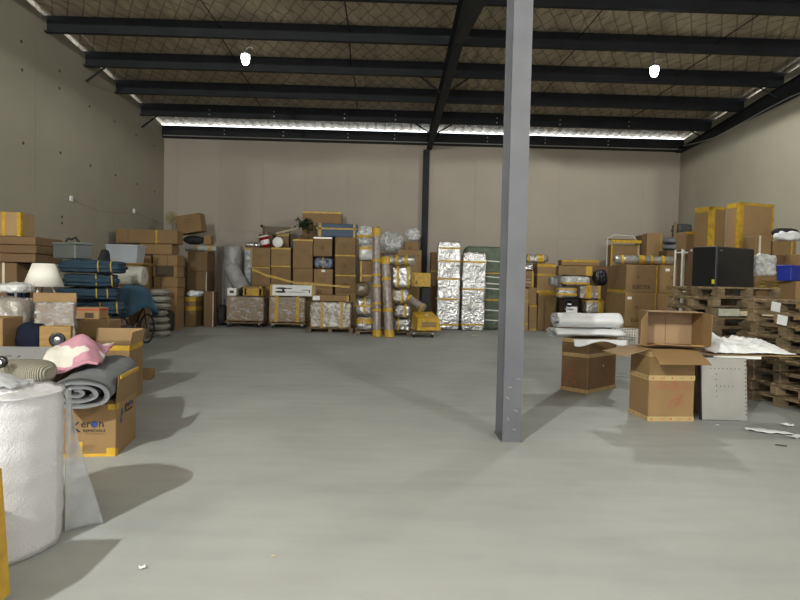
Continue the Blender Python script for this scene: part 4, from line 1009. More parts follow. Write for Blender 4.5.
rollobj('wrapped_roll', 'short plastic-wrapped roll slanting down onto the yellow taped box', 'roll', at(424.5, 308.5, 16.3), at(408, 297.5, 16.55), .10, RUG, bands=[(.10, .05), (.9, .08)], amp=.012, seed=8)
t = thing('black_block', 'tall narrow black block under the yellow taped carton', 'case', (at(426, 300, 17.3).x, 17.5, 0)); hq = at(426, 287, 17.3).z  # plain black upright filling the space below the taped carton
MB().cham((0, 0, hq / 2), (.26, .3, hq), .02).build('block_body', BLACKM, t); MB().tube([(-.17, -.16, .0), (-.17, -.16, hq - .01)], .025, 6).build('pole', BLACK, t); MB().cham((-.17, -.17, hq * .52), (.07, .07, .20), .01).build('timber_stub', WOOD_C, t)
cpx('carton fully covered in yellow tape perched by the black post', 410.5, 431, 272.5, None, 17.3, .45, zb=hq + .003, mat=TAPE, bands=[('v', .3, .05), ('h', .3, .06)])

# ------------------------------------------------------------------ foil panels and green bundle
b = cpx('tall narrow brown carton left of the foil panels', 430.5, 437.6, 252, 327, 19.5, .6, zb=0, bands=[('h', .75, .05), ('er', 0, .03)])
def slab(label, u0, u1, v0, d, dp, mat, bands, name, amp=.02, seed=1, cat='panel', tilt=0):
    r = bundle(name, label, cat, u0, u1, v0, None, d, dp, mat, zb=.003, k=12, amp=amp, sc=3, n=26, seed=seed, bands=[('h', f, .05) for f in bands], tilt=tilt)
    return r
slab('taller foil-wrapped upright panel with five yellow bands', 438, 461.5, 241.5, 18.7, .32, FOIL, (.06, .35, .58, .78, .925), 'foil_wrapped_panel', seed=3)
slab('shorter foil-wrapped upright panel with three yellow bands', 462.8, 486.5, 252.5, 18.6, .32, FOIL, (.08, .53, .88), 'foil_wrapped_panel', seed=5, tilt=R(.3))
gb = slab('tall dark green wrapped bundle beside the steel column', 464.5, 507, 246.5, 19.15, .6, GREEN, (), 'green_bundle', amp=.03, seed=7, cat='bundle')
for f in (.12, .24, .50, .56, .64, .83): MB().box((0.0, -.318, f * gb.h), (gb.w * .98, .012, .035), Matrix.Rotation(.05, 3, 'Y')).build('tape', mk('shiny_clear_tape', (.75, .74, .68), .15), gb.o)
MB().box((0, -.318, gb.h * .36), (gb.w * .98, .013, .05)).build('tape', TAPE, gb.o); MB().box((0, -.318, gb.h * .68), (gb.w * .98, .013, .04)).build('tape', TAPE, gb.o)

# ------------------------------------------------------------------ right of the column
dR = 19.3
s1 = cpx('pale narrow carton with three yellow bands right of the column', 523.5, 528.5, 288.5, 330, dR, .5, zb=0, mat=CARD_L, bands=[('h', .15, .05), ('h', .4, .05), ('h', .7, .05)])
s2 = cpx('floor carton with yellow base tape beside the pale narrow one', 529, 537, 305, 328, dR, .5, zb=0, bands=[('et', 0, .05), ('eb', 0, .05)])
s3 = cpx('narrow upright carton above the floor one right of the column', 529, 537, 287.5, None, dR, .5, zb=s2.top + .002)
s4 = cpx('carton with white ring mark right of the column', 524.5, 534, 271, None, dR + .02, .5, zb=max(s1.top, s3.top) + .002, prints=[('mark', .45, .5, .06, WHITE)], bands=[('er', 0, .05)])
s5 = bundle('wrapped_parcel', 'small silver parcel on the ring-marked carton', 'parcel', 524.5, 534, 264, None, dR, .4, FOILW, zb=s4.top + .003, k=5, amp=.015, seed=4)
s6 = cpx('lower carton of the yellow-taped pair right of the column', 537.8, 556, 293.5, 329, dR, .6, zb=0, bands=[('et', 0, .05)])
s7 = cpx('upper carton of the pair with yellow top and bottom bands', 537.5, 556, 263.3, None, dR, .6, zb=s6.top + .002, bands=[('h', .93, .09), ('h', .62, .06), ('h', .06, .10)])
bundle('wrapped_parcel', 'orange-taped silver parcel bridging the cartons right of the column', 'parcel', 526.5, 549.5, 254.5, None, dR, .4, FOILW, zb=max(s5.top, s7.top) + .012, k=4, amp=.02, seed=6, bands=[('x', .62, .22), ('x', .1, .06)])
g = ground(550, 331)
t = thing('cardboard_sheet', 'flat brown cardboard sheet leaning on the taped pair', 'cardboard', (at(550.5, 331, 18.9).x, 18.98, 0), rot=(R(-7), R(3), 0)); MB().box((0, 0, .57), (.33, .02, 1.12)).build('sheet', CARD, t)
# heap of wrapped packages
dH = 18.0; hp = carton('large plain carton at the foot of the parcel heap', at(575, 320, dH).x, dH + .4, 0, 1.0, .6, at(575, 313.5, dH).z, mat=CARD_D)
k1 = cpx('black and white printed package low in the parcel heap', 563, 579.5, 298.5, None, dH, .4, zb=hp.top + .002, mat=BLACK, name='printed_package', prints=[('mark', .4, .62, .10, WHITE), ('rect', .55, .22, .34, WHITE)])
hp2 = carton('plain carton under the yellow and silver parcels of the heap', at(597, 320, dH).x + .16, dH + .4, 0, .5, .6, at(597, 314, dH).z, mat=CARD_D)
k2 = bundle('wrapped_parcel', 'yellow and silver parcel at the lower right of the heap', 'parcel', 586, 606, 299.5, None, dH, .45, FOILW, zb=hp2.top + .003, k=6, amp=.012, seed=5, bands=[('x', .75, .16), ('h', .85, .05)])
k3 = cpx('tan carton with broad yellow tape in the parcel heap', 580.5, 600, 286, None, dH, .45, zb=max(k1.top, k2.top) + .014, bands=[('v', .42, .16), ('er', 0, .06)], wrap=True)
k4 = bundle('wrapped_parcel', 'silver parcel with yellow stripes left of the tan carton', 'parcel', 557.5, 578.5, 287, None, dH, .45, FOILW, zb=k1.top + .004, k=4, amp=.02, seed=7, bands=[('h', .35, .07), ('h', .8, .05)])
k5 = bundle('wrapped_bag', 'clear grey bag with yellow tape across the heap', 'bag', 563, 592, 276, None, dH + .02, .42, WRAPH, zb=max(k3.top, k4.top) + .02, k=3.5, amp=.03, seed=8, bands=[('h', .2, .06)])
k6 = bundle('wrapped_bag', 'dull grey plastic parcel at the left end of the heap', 'bag', 551, 560, 276.5, None, dH + .45, .4, GREYW, zb=k4.top + .02, k=4, amp=.02, seed=9)
k7 = bundle('black_bag', 'shiny black bag at the right end of the heap', 'bag', 596, 609, 270, None, dH - .1, .4, BLACK, zb=max(k3.top, k2.top) + .02, k=3, amp=.04, sc=6, seed=10)
k8 = cpx('long brown carton with yellow taped end lying on the heap', 559, 593.5, 266, None, dH + .1, .35, zb=k5.top + .02, rz=R(-2), bands=[('v', .88, .18)], prints=[('glyph', .4, .62, .05, INK)])
q = carton('tall plain carton behind the parcel heap', at(600, 300, 19.2).x, 19.5, 0, 2.2, .5, at(600, 266, 19.1).z, mat=CARD_D)
cpx('long flat carton with yellow edge behind the long brown one', 561.5, 600, 260, None, 19.25, .4, zb=q.top + .002, bands=[('et', 0, .06)])
# box with raised lid
bq = q.top + .002; xa = at(600, 250, 19.3).x; xb = at(638, 250, 19.3).x; hb = at(620, 244.5, 19.3).z - bq
if hb > 0:
    t = thing('open_carton', 'brown box with raised yellow-edged lid high on the heap', 'box', ((xa + xb) / 2 + .18, 19.5, bq)); w_ = xb - xa - .36
    qf = fit_box(t, w_, .44, hb, bands=[('el', 0, .04), ('er', 0, .03)])
    m = MB(); m.grid(lambda i, j: ((i - .5) * (w_ + .1), -.22 + .44 * j - .12 * (1 - j), hb + .02 + .10 * (1 - j) + .19 * j), 2, 2, .012); m.build('lid', CARD_D, t)
    MB().box((0, -.345, hb + .09), (w_ + .1, .012, .10)).build('lid_edge', TAPE, t)
    MB().tube([(-w_ / 2 - .05, 0, 0.01), (-w_ / 2 - .06, 0, hb + .2), (-w_ * .3, 0, hb + .33), (w_ * .4, 0, hb + .30), (w_ / 2 + .08, -.1, hb + .05), (w_ / 2 + .06, -.1, .02)], .012, 5).build('white_cord', WHITE, t)

# ------------------------------------------------------------------ left side, far: corner stacks
def tower(u0, u1, tops, labs, d, dp, specs=None, z=0):
    out = []
    for k, (v, lb) in enumerate(zip(tops, labs)):
        sp = (specs[k] if specs else {}) or {}; um = (u0 + u1) / 2; zt = at(um, v, d).z
        x0 = at(u0, v, d).x; x1 = at(u1, v, d).x; j = .012 * ((k * 7) % 3 - 1)
        out.append(carton(lb, (x0 + x1) / 2 + j, d + dp / 2 + abs(j), z, x1 - x0 - .02, dp, zt - z - .002, **sp)); z = zt
    return out
T1 = tower(152.5, 177.5, [297, 287, 277, 266, 254.6], ['tall floor carton of the brown stack left of the corner', 'second carton from the floor in the corner-left stack', 'middle carton of the corner-left stack', 'carton with a dark printed line in the corner-left stack', 'top carton of the corner-left stack under the long box'],
           16.8, .62, [dict(prints=[('glyph', .7, .5, .06)]), dict(bands=[('v', .5, .03, CARD_D)]), dict(bands=[('v', .3, .03, CARD_D)]), dict(prints=[('rect', .5, .55, .5, INKF)]), dict(bands=[('v', .6, .03, CARD_D)])])
T2 = tower(130, 151.5, [306, 287, 267, 255.5], ['floor carton behind the folded grey pads', 'second carton behind the folded grey pads', 'third carton in the column behind the bubble wrap roll', 'upper carton in the column behind the bubble wrap roll'], 16.85, .6)
lb0 = max(T1[-1].top, T2[-1].top) + .002
mid = cpx('wide carton directly under the long flat box by the left wall', 139.5, 172, 243.6, None, 16.85, .5, zb=lb0)
cpx('long flat brown box topping the stacks by the left wall', 115.5, 177.5, 229.4, None, 16.8, .5, zb=mid.top + .002, bands=[('v', .2, .03, CARD_D), ('v', .66, .05)])
T3 = tower(187, 207, [291, 271.5, 251.2], ['floor carton of the rear corner column', 'middle dark brown carton of the rear corner column', 'upper brown carton of the rear corner column under the roll'], 18.9, .9, [dict(mat=CARD_D), dict(mat=CARD_D, bands=[('er', 0, .02, TAPE_C)]), dict(mat=CARD_D)])
zc = T3[-1].top
A = at(186, 246, 19.2); B = at(217, 246, 19.2)
rollobj('bubble_wrap_roll', 'slim bubble wrap roll lying on the rear corner column', 'roll', (A.x, 19.2, zc + .115), (B.x, 19.2, zc + .115), .105, GREYW, bands=[(.35, .06), (.8, .07)], amp=.01)
bb = bundle('black_bag', 'round black bag on the slim roll in the rear corner', 'bag', 181, 203, 235.5, None, 19.05, .45, BLACKM, zb=zc + .235, k=2.4, amp=.03, seed=3)
cpx('small brown carton right of the round black bag', 203.5, 211, 235.5, None, 19.1, .35, zb=zc + .235)
t = thing('cardboard_box', 'plain brown carton tilted on the black bag in the rear corner', 'box', (at(190, 230, 19.1).x, 19.35, bb.top + .09), rot=(0, R(-9), R(-8)))
fit_box(t, .80, .40, .58, prints=[('glyph', .5, .72, .05, INK)])
t = thing('pedestal_fan', 'pedestal fan with aged round head in the rear corner', 'fan', (at(171.5, 230, 19.95).x, 20.0, 0)); zf = at(171.5, 218, 19.95).z
MB().lathe([(.001, 0), (.24, 0), (.24, .02), (.03, .06)], 20).build('base', BLACKM, t); MB().tube([(0, 0, .05), (0, 0, zf)], .02, 8).build('pole', FAN, t)
MB().lathe([(.001, -.12), (.07, -.11), (.08, 0), (.06, .03)], 16, c=(0, 0, zf), rot=Matrix.Rotation(R(90), 3, 'X')).build('motor', FAN, t, smooth=True)
for k in range(4):
    a = k * math.pi / 2; MB().soft((.17, .02, .11), k=3, amp=0, n=5, flatbase=False, c=(.10 * math.cos(a), -.05, zf + .10 * math.sin(a))).build('blade', FAN, t)
g = MB()
for rr in (.20, .14, .08): g.tube([(rr * math.cos(a * .349), -.09, zf + rr * math.sin(a * .349)) for a in range(19)], .007 if rr < .2 else .014, 5)
for k in range(12): a = k * math.pi / 6; g.tube([(.03 * math.cos(a), -.1, zf + .03 * math.sin(a)), (.2 * math.cos(a), -.09, zf + .2 * math.sin(a))], .004, 4)
go = g.build('guard', FAN, t); go['kind'] = 'stuff'
MB().tube([(0, -.1, zf), (0, -.12, zf)], .06, 14).build('hub', FAN, t)
# yellow-banded floor carton with a plastic bag, and dark bits beside the rolls
yb = cpx('floor carton with two yellow bands in front of the corner column', 185, 195.5, 297, 326, 18.0, .62, zb=0, bands=[('h', .93, .12), ('h', .62, .12)])
bundle('plastic_bag', 'white plastic bag lying on the yellow-banded floor carton', 'bag', 185.5, 199, 291, None, 18.05, .5, FOAM, zb=yb.top + .005, k=2.6, amp=.05, sc=6, seed=2)
T4 = cpx('reddish upright carton right of the yellow-banded one', 203.5, 213.5, 291.5, 321, 18.1, .45, zb=0, mat=CARD_D, bands=[('er', 0, .02, TAPE_C)])
bundle('dark_trolley_bag', 'dark bag on the floor between the corner column and the first dolly', 'bag', 216, 225, 305, None, 18.6, .5, BLACKM, zb=.003, k=4, amp=.03, seed=6)
# black rucksack with green print
bg = bundle('rucksack', 'black rucksack with a yellow-green print on the floor', 'bag', 158.5, 171.5, 310, None, 15.75, .35, BLACKM, zb=.003, k=3.2, amp=.02, seed=9)
m = MB()
for (a, b, r_) in ((-.02, .42, .05), (.03, .32, .05), (-.01, .22, .05), (.03, .52, .03)): m.soft((r_ * 1.3, .012, r_ * 2), k=2, amp=.004, n=4, c=(a, -.182, b * 1.0 * bg.h), flatbase=False)
m.build('print', mk('lime_print', (.22, .26, .04), .7), bg.o)['kind'] = 'stuff'
# folded grey pads
zz = .003
for k in range(7):
    hgt = .155
    x0 = at(143 + (k % 3), 300, 14.6).x; x1 = at(159.5 - ((k * 5) % 4), 300, 14.6).x
    t = thing('folded_pad', f'folded grey pad, {["bottom", "second", "third", "fourth", "fifth", "sixth", "top"][k]} of the pile behind the bicycle', 'pad', ((x0 + x1) / 2, 14.95, zz), group='folded grey pads')
    MB().soft((x1 - x0 + .25, .6, hgt), k=3.6, amp=.022, sc=6, seed=k + 3, n=10, groove=2, c=(0, 0, hgt / 2)).build('folds', PADS, t, smooth=True); zz += hgt + .014
# carton bases, board, clear tote and bubble roll
S5 = cpx('brown carton carrying the board under the clear tote', 107, 140, 264.3, 330, 15.0, .6, zb=0, mat=CARD)
x0 = at(103, 262, 14.95).x; x1 = at(143, 262, 14.95).x
o = MB().cham((0, 0, .02), (x1 - x0, .66, .038), .004).build('wooden_board', PLY, None, loc=((x0 + x1) / 2, 15.3, S5.top + .002)); tag(o, 'brown board under the clear grey tote', 'board')
x0 = at(105.5, 250, 15.05).x; x1 = at(137.5, 250, 15.05).x; hh = at(120, 245, 15.05).z - S5.top - .044
t = thing('storage_tote', 'translucent grey storage tote on the brown board', 'tote', ((x0 + x1) / 2, 15.32, S5.top + .043)); w_ = x1 - x0
m = MB(); a = .05
V = [(-w_ / 2 + a, -.22, 0), (w_ / 2 - a, -.22, 0), (w_ / 2 - a, .22, 0), (-w_ / 2 + a, .22, 0), (-w_ / 2, -.26, hh), (w_ / 2, -.26, hh), (w_ / 2, .26, hh), (-w_ / 2, .26, hh)]
m.add(V, [(3, 2, 1, 0), (4, 5, 6, 7), (0, 1, 5, 4), (1, 2, 6, 5), (2, 3, 7, 6), (3, 0, 4, 7)]); m.build('tub', CTOTE, t); MB().cham((0, 0, hh), (w_ + .03, .55, .025), .006).build('rim', mk('tote_lid', (.5, .53, .56), .35), t)
S4 = cpx('brown carton under the bubble wrap roll by the blankets', 104, 140, 286, 330, 13.95, .6, zb=0, mat=CARD_D)
A = at(107, 275, 14.1); B = at(143, 276, 14.1); r_ = .22
rollobj('bubble_wrap_roll', 'shiny bubble wrap roll lying behind the blue blankets', 'roll', (A.x, 14.2, S4.top + r_ + .02), (B.x, 14.2, S4.top + r_ + .02), r_, mk('bubble_roll_grey', (.52, .50, .45), .28, bump=.8, bscale=40, btype='voronoi', var=.1, coat=.4), amp=.02, sc=4, seed=6, endmat=GREYW)
bundle('black_cloth', 'black cloth lying beside the clear tote on the blankets', 'cloth', 95, 103, 250, 263, 11.9, .5, BLACKM, zb=.003, k=3, amp=.05, seed=5)

# bicycle under a blue fleece
gx = at(147, 326, 13.4).x; F = Vector((gx, 13.4, .33)); Rr = Vector((gx - .12, 12.35, .33)); ax = (F - Rr).normalized(); side = Vector((ax.y, -ax.x, 0))
t = thing('bicycle', 'black bicycle half hidden under the blue fleece', 'bicycle', (Rr.x, Rr.y, 0)); O = Vector((Rr.x, Rr.y, 0))
for c in (F, Rr):
    m = MB(); m.tube([c - O + ax * (.31 * math.cos(a * .2618)) + Vector((0, 0, .31 * math.sin(a * .2618))) for a in range(25)], .022, 8, cap=False); wo = m.build('wheel', BLACKM, t, smooth=True)
    m = MB()
    for k in range(12): a = k * math.pi / 6; m.tube([c - O, c - O + ax * (.30 * math.cos(a)) + Vector((0, 0, .30 * math.sin(a)))], .003, 4)
    so = m.build('spokes', ZINC, wo); so['kind'] = 'stuff'
bbk = (F * .42 + Rr * .58) - O; bbk.z = .30; st = Rr - O + ax * .36 + Vector((0, 0, .50)); hd = F - O - ax * .16 + Vector((0, 0, .50))
fr = MB(); fr.tube([bbk, st], .018, 6); fr.tube([bbk, hd], .02, 6); fr.tube([st * .9 + bbk * .1, hd], .018, 6); fr.tube([bbk, Rr - O], .012, 6); fr.tube([st, Rr - O], .010, 6); fr.build('frame', BLACK, t)
MB().tube([F - O, hd, hd + Vector((0, 0, .12))], .016, 6).build('fork', BLACK, t); MB().tube([hd + Vector((0, 0, .12)) - side * .26, hd + Vector((0, 0, .14)), hd + Vector((0, 0, .12)) + side * .26], .012, 6).build('handlebar', BLACK, t)
MB().soft((.14, .26, .06), k=2.6, amp=0, n=6, c=st + Vector((0, 0, .05)), flatbase=False).build('saddle', BLACKM, t, smooth=True)
p = at(122, 311.5, 12.1) - O; MB().soft((.16, .05, .07), k=3, amp=0, n=5, c=p, flatbase=False).build('reflector', mk('red_reflector', (.75, .03, .02), .25), t, smooth=True); MB().tube([p, Rr - O + Vector((0, 0, .1))], .01, 5).build('reflector_stay', BLACK, t)
def drape(i, j):
    a = i * 2 * math.pi; rr = j; cx, cy = .0, .0
    fold = 1 + .10 * math.sin(a * 5 + 1) * rr ** 2 + .07 * math.sin(a * 9) * rr ** 3
    x = math.cos(a) * .44 * rr ** .75 * fold; y = math.sin(a) * .50 * rr ** .75 * fold
    z = .55 * (1 - rr ** 2.6) + .03 * mnoise.noise(Vector((x * 5, y * 5, 2))) - .10 * math.sin(a * 3) * rr ** 3
    return (x, y, z)
c = at(133, 302, 12.9)
o = MB().grid(drape, 60, 14, .012).build('blue_fleece', BLUE_L, None, smooth=True, loc=(c.x, 12.9, .73)); tag(o, 'lighter blue fleece blanket draped over the bicycle', 'blanket')

# ------------------------------------------------------------------ left side, middle: moving blankets, tote, cartons, lamp
zz = .003; cxb = (at(56, 290, 9.4).x + at(99, 290, 9.4).x) / 2
names = ['bottom', 'second', 'third', 'fourth', 'fifth', 'sixth', 'seventh', 'top']
for k in range(8):
    hgt = .197; w_ = .84 + .06 * ((k * 5) % 3) - (.05 if k > 5 else 0); dx = .05 * math.sin(k * 2.1)
    t = thing('moving_blanket', f'folded dark blue moving blanket with yellow binding, {names[k]} of the pile', 'blanket', (cxb + dx, 9.85, zz), R(16 + rnd.uniform(-7, 7)), group='blue moving blankets')
    MB().soft((w_, .80, hgt), k=5.5, amp=.026, sc=4.5, seed=k + 11, n=16, groove=2, c=(0, 0, hgt / 2)).build('folds', BLUE_BL, t, smooth=True)
    for fx_ in (.12 + .05 * (k % 2), .40 - .03 * (k % 3)):
        pts = []
        for q in range(9):
            th = -math.pi / 2 + math.pi * q / 8; cy = math.copysign(abs(math.cos(th)) ** (2 / 5.5), math.cos(th)); sz_ = math.copysign(abs(math.sin(th)) ** (2 / 5.5), math.sin(th))
            pts.append((fx_ * w_ - .03 * q / 8, -cy * .40 * (.99 if fx_ < .3 else .95) - .012, hgt / 2 + sz_ * hgt * .48))
        MB().tube(pts[1 + k % 3:], .012, 6).build('binding', YEL_B, t, smooth=True)
    zz += hgt + .020
ztop = zz
x, y, wr_, wl_ = corner_spec(75, 9.62, 51.5, 93.5, 252, R(62)); hh = at(75, 242, 9.62).z - ztop
t = thing('lidded_tote', 'dark grey lidded plastic tote on top of the blue blankets', 'tote', (x, y, ztop + .004), R(62))
MB().cham((0, 0, hh * .43), (wr_ * .94, wl_ * .94, hh * .86), .015).build('tub', GTOTE, t); MB().cham((0, 0, hh * .92), (wr_, wl_, hh * .15), .01).build('lid', mk('grey_lid', (.135, .145, .135), .5), t)
MB().tube([(-.12, 0, hh), (-.08, 0, hh + .06), (0, .02, hh + .05), (.06, .02, hh + .09), (.13, 0, hh)], .018, 6).build('black_handle', BLACKM, t)
# long flat cartons by the left wall
L1 = cpx('large carton at the foot of the flat carton pile by the left wall', -50, 16, 284, 320, 10.0, .8, zb=0, mat=CARD_D)
L2 = cpx('brown carton under the three flat ones by the left wall', -50, 17, 261.5, None, 10.0, .8, zb=L1.top + .002, mat=CARD_D, bands=[('v', .8, .04, TAPE_C)])
zq = L2.top; nm = ['lowest', 'middle', 'uppermost']
for k, v in enumerate((252.6, 244, 235.3)):
    q = cpx(f'long flat dark brown carton, {nm[k]} of three by the left wall', -55, 35.5 + (k % 2), v, None, 9.95, .85, zb=zq + .002, mat=CARD_D, bands=[('v', .60 - .04 * k, .02, TAPE_C)]); zq = q.top
cpx('yellow-edged carton topping the pile at the left edge', -40, 21, 211, None, 10.0, .4, zb=zq + .002, bands=[('er', 0, .06), ('v', .72, .05)], mat=CARD_L)

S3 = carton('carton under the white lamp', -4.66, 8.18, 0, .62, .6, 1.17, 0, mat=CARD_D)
lx = at(41.5, 280, 8.1).x
t = thing('table_lamp', 'white lamp with conical shade on thin white legs', 'lamp', (lx, 8.15, S3.top + .002)); zl = S3.top
zt_, zb_ = at(41, 263.5, 8.15).z - zl, at(41, 286.5, 8.15).z - zl; r1 = (at(51, 264, 8.15).x - at(31, 264, 8.15).x) / 2; r2 = (at(60, 286, 8.15).x - at(23, 286, 8.15).x) / 2
MB().lathe([(r2 - .006, zb_ + .001), (r1 - .006, zt_ - .001), (r1, zt_), (r2, zb_), (r2 - .006, zb_ + .001)], 28).build('shade', mk('lamp_shade', (.82, .78, .70), .8), t, smooth=True)
for k in range(3): a = k * 2.1 + .4; MB().tube([(.16 * math.cos(a), .16 * math.sin(a), .0), (.05 * math.cos(a), .05 * math.sin(a), zb_ + .10)], .011, 6).build('leg', WHITE, t)
MB().tube([(0, 0, zb_ + .06), (0, 0, zt_ - .02)], .015, 6).build('stem', WHITE, t)
m = thing('book_stack', 'dark blue and grey books under the lamp shade', 'books', (lx - .20, 7.96, S3.top + .002))
for k in range(5): MB().cham((-.12 + k * .05, 0, .06), (.035, .12, .11 - .01 * (k % 2)), .004).build('book', (NAVY, NAVY, GREY_Q)[k % 3], m)

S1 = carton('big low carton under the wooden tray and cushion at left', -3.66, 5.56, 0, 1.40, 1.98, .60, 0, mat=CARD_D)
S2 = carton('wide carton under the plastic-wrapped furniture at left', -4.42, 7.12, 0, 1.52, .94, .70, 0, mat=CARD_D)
W1 = cpx('upright plastic-wrapped brown carton with torn top below the lamp', 31, 66, 294.5, None, 7.0, .34, zb=S2.top + .002, rz=R(24), mat=mk('mauve_carton', (.25, .18, .135), .6, var=.1), wrap=True, bands=[('et', 0, .10, CARD)])
bundle('wrapped_furniture', 'plastic-wrapped rounded furniture at the left edge', 'furniture', -20, 21, 296, None, 6.95, .45, mk('wrapped_grey', (.24, .215, .185), .22, var=.3, vscale=5, bump=1, bscale=7, coat=.5, dist=.05), zb=S2.top + .003, k=4, amp=.03, sc=4, seed=5)
bundle('wrapped_parcel', 'clear wrapped parcel with orange tape left of the lamp', 'parcel', -18, 20, 283.5, None, 7.05, .4, WRAPH, zb=at(10, 296, 6.95).z + .03, k=4, amp=.025, seed=6)
cpx('plain tan carton at the left edge before the wrapped furniture', -24, 3, 317.5, None, 6.05, .35, zb=S1.top + .002)
c7 = carton('brown carton with raised flap before the blue blankets', at(90, 330, 7.95).x, 8.22, 0, .40, .5, at(90, 321, 7.95).z, R(6))
cpx('small tan carton with red line beside the blue blankets', 74, 99.5, 307.5, None, 8.2, .28, zb=c7.top + .002, mat=CARD_L, prints=[('rect', .6, .35, .12, INKF)], bands=[('h', .82, .018, RED)])
bundle('black_bag', 'slumped black bag behind the open flap box at left', 'bag', 105, 128, 326, None, 8.75, .4, BLACKM, zb=.003, k=3, amp=.05, seed=4)

# things on the low carton
t = thing('wooden_tray', 'gold-brown wooden tray under the grey slab at the left edge', 'tray', (at(8, 360, 5.25).x, 5.58, S1.top + .002)); tw = .62
MB().cham((0, 0, .05), (tw, .56, .10), .006).build('frame', PLY, t); MB().cham((0, 0, .104), (tw - .06, .50, .006), .001).build('inlay', CARD_D, t)
t = thing('grey_slab', 'pale grey flat case with black logo marks at the left edge', 'case', (at(8, 350, 5.35).x - .02, 5.56, S1.top + .112), rot=(R(9), 0, R(4)))
MB().cham((0, 0, .03), (.62, .52, .03), .006).build('lid', mk('pale_grey', (.30, .30, .31), .45), t)
text_part(t, 'O', .07, (-.06, -.10, .046), (0, 0, 0), INK); text_part(t, '3', .07, (.03, -.10, .046), (0, 0, 0), INK)
bundle('ribbed_cushion', 'beige ribbed woven cushion at the left edge', 'cushion', -20, 38, 363, None, 4.62, .36, BEIGE, zb=S1.top + .003, k=3, amp=.01, seed=3)
t = thing('speaker_driver', 'small round black and white knob at the left edge', 'knob', at(1, 362, 4.55)); MB().lathe([(.001, -.02), (.045, -.015), (.045, .012), (.02, .014), (.001, .010)], 18, rot=Matrix.Rotation(R(90), 3, 'X')).build('rim', BLACK, t, smooth=True); MB().lathe([(.016, .016), (.001, .017)], 12, rot=Matrix.Rotation(R(90), 3, 'X')).build('centre', WHITE, t)
bundle('navy_bag', 'navy cloth bag with a grey stripe at left', 'bag', 13, 41, 323.5, None, 6.2, .25, NAVY, zb=S1.top + .003, k=2.8, amp=.03, seed=5)
a_ = at(43, 355, 5.95); b_ = at(71, 343, 6.5)
t = thing('speaker_box', 'gold-brown wooden speaker box with a round black driver', 'speaker', ((a_.x + b_.x) / 2, 6.2, S1.top + .002), R(16)); w_ = .285
hp_ = at(57, 326, 6.2).z - S1.top
MB().cham((0, 0, hp_ / 2), (w_, .10, hp_), .006).build('cabinet', PLY, t); MB().lathe([(.075, .0), (.075, .012), (.06, .014), (.03, .006), (.001, .006)], 22, c=(.02, -.05, hp_ * .62), rot=Matrix.Rotation(R(90), 3, 'X')).build('driver', BLACK, t, smooth=True)
MB().lathe([(.03, .008), (.001, .018)], 12, c=(.02, -.05, hp_ * .62), rot=Matrix.Rotation(R(90), 3, 'X')).build('cone', ZINC, t, smooth=True)

# ------------------------------------------------------------------ left front: printed carton, quilt, fleece, open box, bubble wrap
def rot_corner(u, v, rz, w, dp):
    g = ground(u, v); lx_ = Vector((math.cos(rz), math.sin(rz), 0)); ly_ = Vector((-math.sin(rz), math.cos(rz), 0))
    return g - lx_ * (w / 2) + ly_ * (dp / 2)
rz = R(7); kw, kd, kh = .60, .56, .43
c = rot_corner(115.5, 456, rz, kw, kd)
K = open_carton('printed brown carton with yellow taped edges holding the grey quilt', c.x, c.y, 0, kw, kd, kh, rz, CARD)
flap(K, 'r', kw, kd, kh, .24, 84, CARD); flap(K, 'f', kw, kd, kh, .10, 168, CARD)
MB().box((0, 0, kh - .06), (kw - .02, kd - .02, .012)).build('inner_flap', CARD_IN, K)
yf = -kd / 2 - .0045; xr = kw / 2 + .0045
for nm_, bx_, sz_ in (('tape', (0, yf - .0005, .012), (kw, .002, .026)), ('tape', (kw / 2 - .035, yf - .001, .035), (.07, .002, .07)), ('tape', (kw / 2 - .03, yf - .001, kh - .02), (.06, .002, .045)), ('tape', (xr, -kd / 2 + .03, kh - .02), (.002, .07, .05)), ('tape', (xr, -kd / 2 + .02, .03), (.002, .045, .06)), ('tape', (.03, yf - .001, .075), (.028, .002, .10)), ('tape', (-.03, yf - .001, .14), (.05, .002, .06))):
    MB().box(bx_, sz_).build(nm_, TAPE, K)
m = MB(); m.box((xr + .03, -.02, kh + .225), (.008, kd * .9, .03)); m.build('tape', TAPE, K)
text_part(K, 'K', .125, (-0.010, yf - .003, .205), FRONT, INK); text_part(K, 'er', .088, (0.068, yf - .003, .245), FRONT, INK); text_part(K, 'n', .088, (0.190, yf - .003, .245), FRONT, INK)
MB().tube([(0.135, yf - .001, .268), (0.135, yf - .003, .268)], .027, 18).build('blue_dot', BLUEP, K)
text_part(K, 'REMOVALS', .032, (0.135, yf - .003, .205), FRONT, INK, sx=1.1); text_part(K, '_____________', .022, (0.135, yf - .003, .192), FRONT, INKF)
for zq, s_ in ((.085, '------------------'), (.068, '- ---------- ----'), (.05, '--------------')): text_part(K, s_, .028, (.06, yf - .003, zq), FRONT, INKF)
text_part(K, 'K', .115, (xr + .002, -.02, .31), RIGHT, INK); text_part(K, 'er', .075, (xr + .002, .045, .345), RIGHT, INK); text_part(K, 'n', .075, (xr + .002, .155, .345), RIGHT, INK)
MB().tube([(xr, .105, .367), (xr + .003, .105, .367)], .023, 16).build('blue_dot', BLUEP, K); text_part(K, 'REMOVALS', .028, (xr + .002, .09, .31), RIGHT, INKF)
m = MB(); m.soft((.004, .05, .075), k=2, amp=0, n=5, c=(xr + .001, -.13, .335), flatbase=False); m.build('blue_leaf', BLUEP, K); m = MB(); m.soft((.004, .05, .06), k=2, amp=0, n=5, c=(xr + .001, -.15, .275), flatbase=False); m.build('blue_leaf', BLUEP, K)

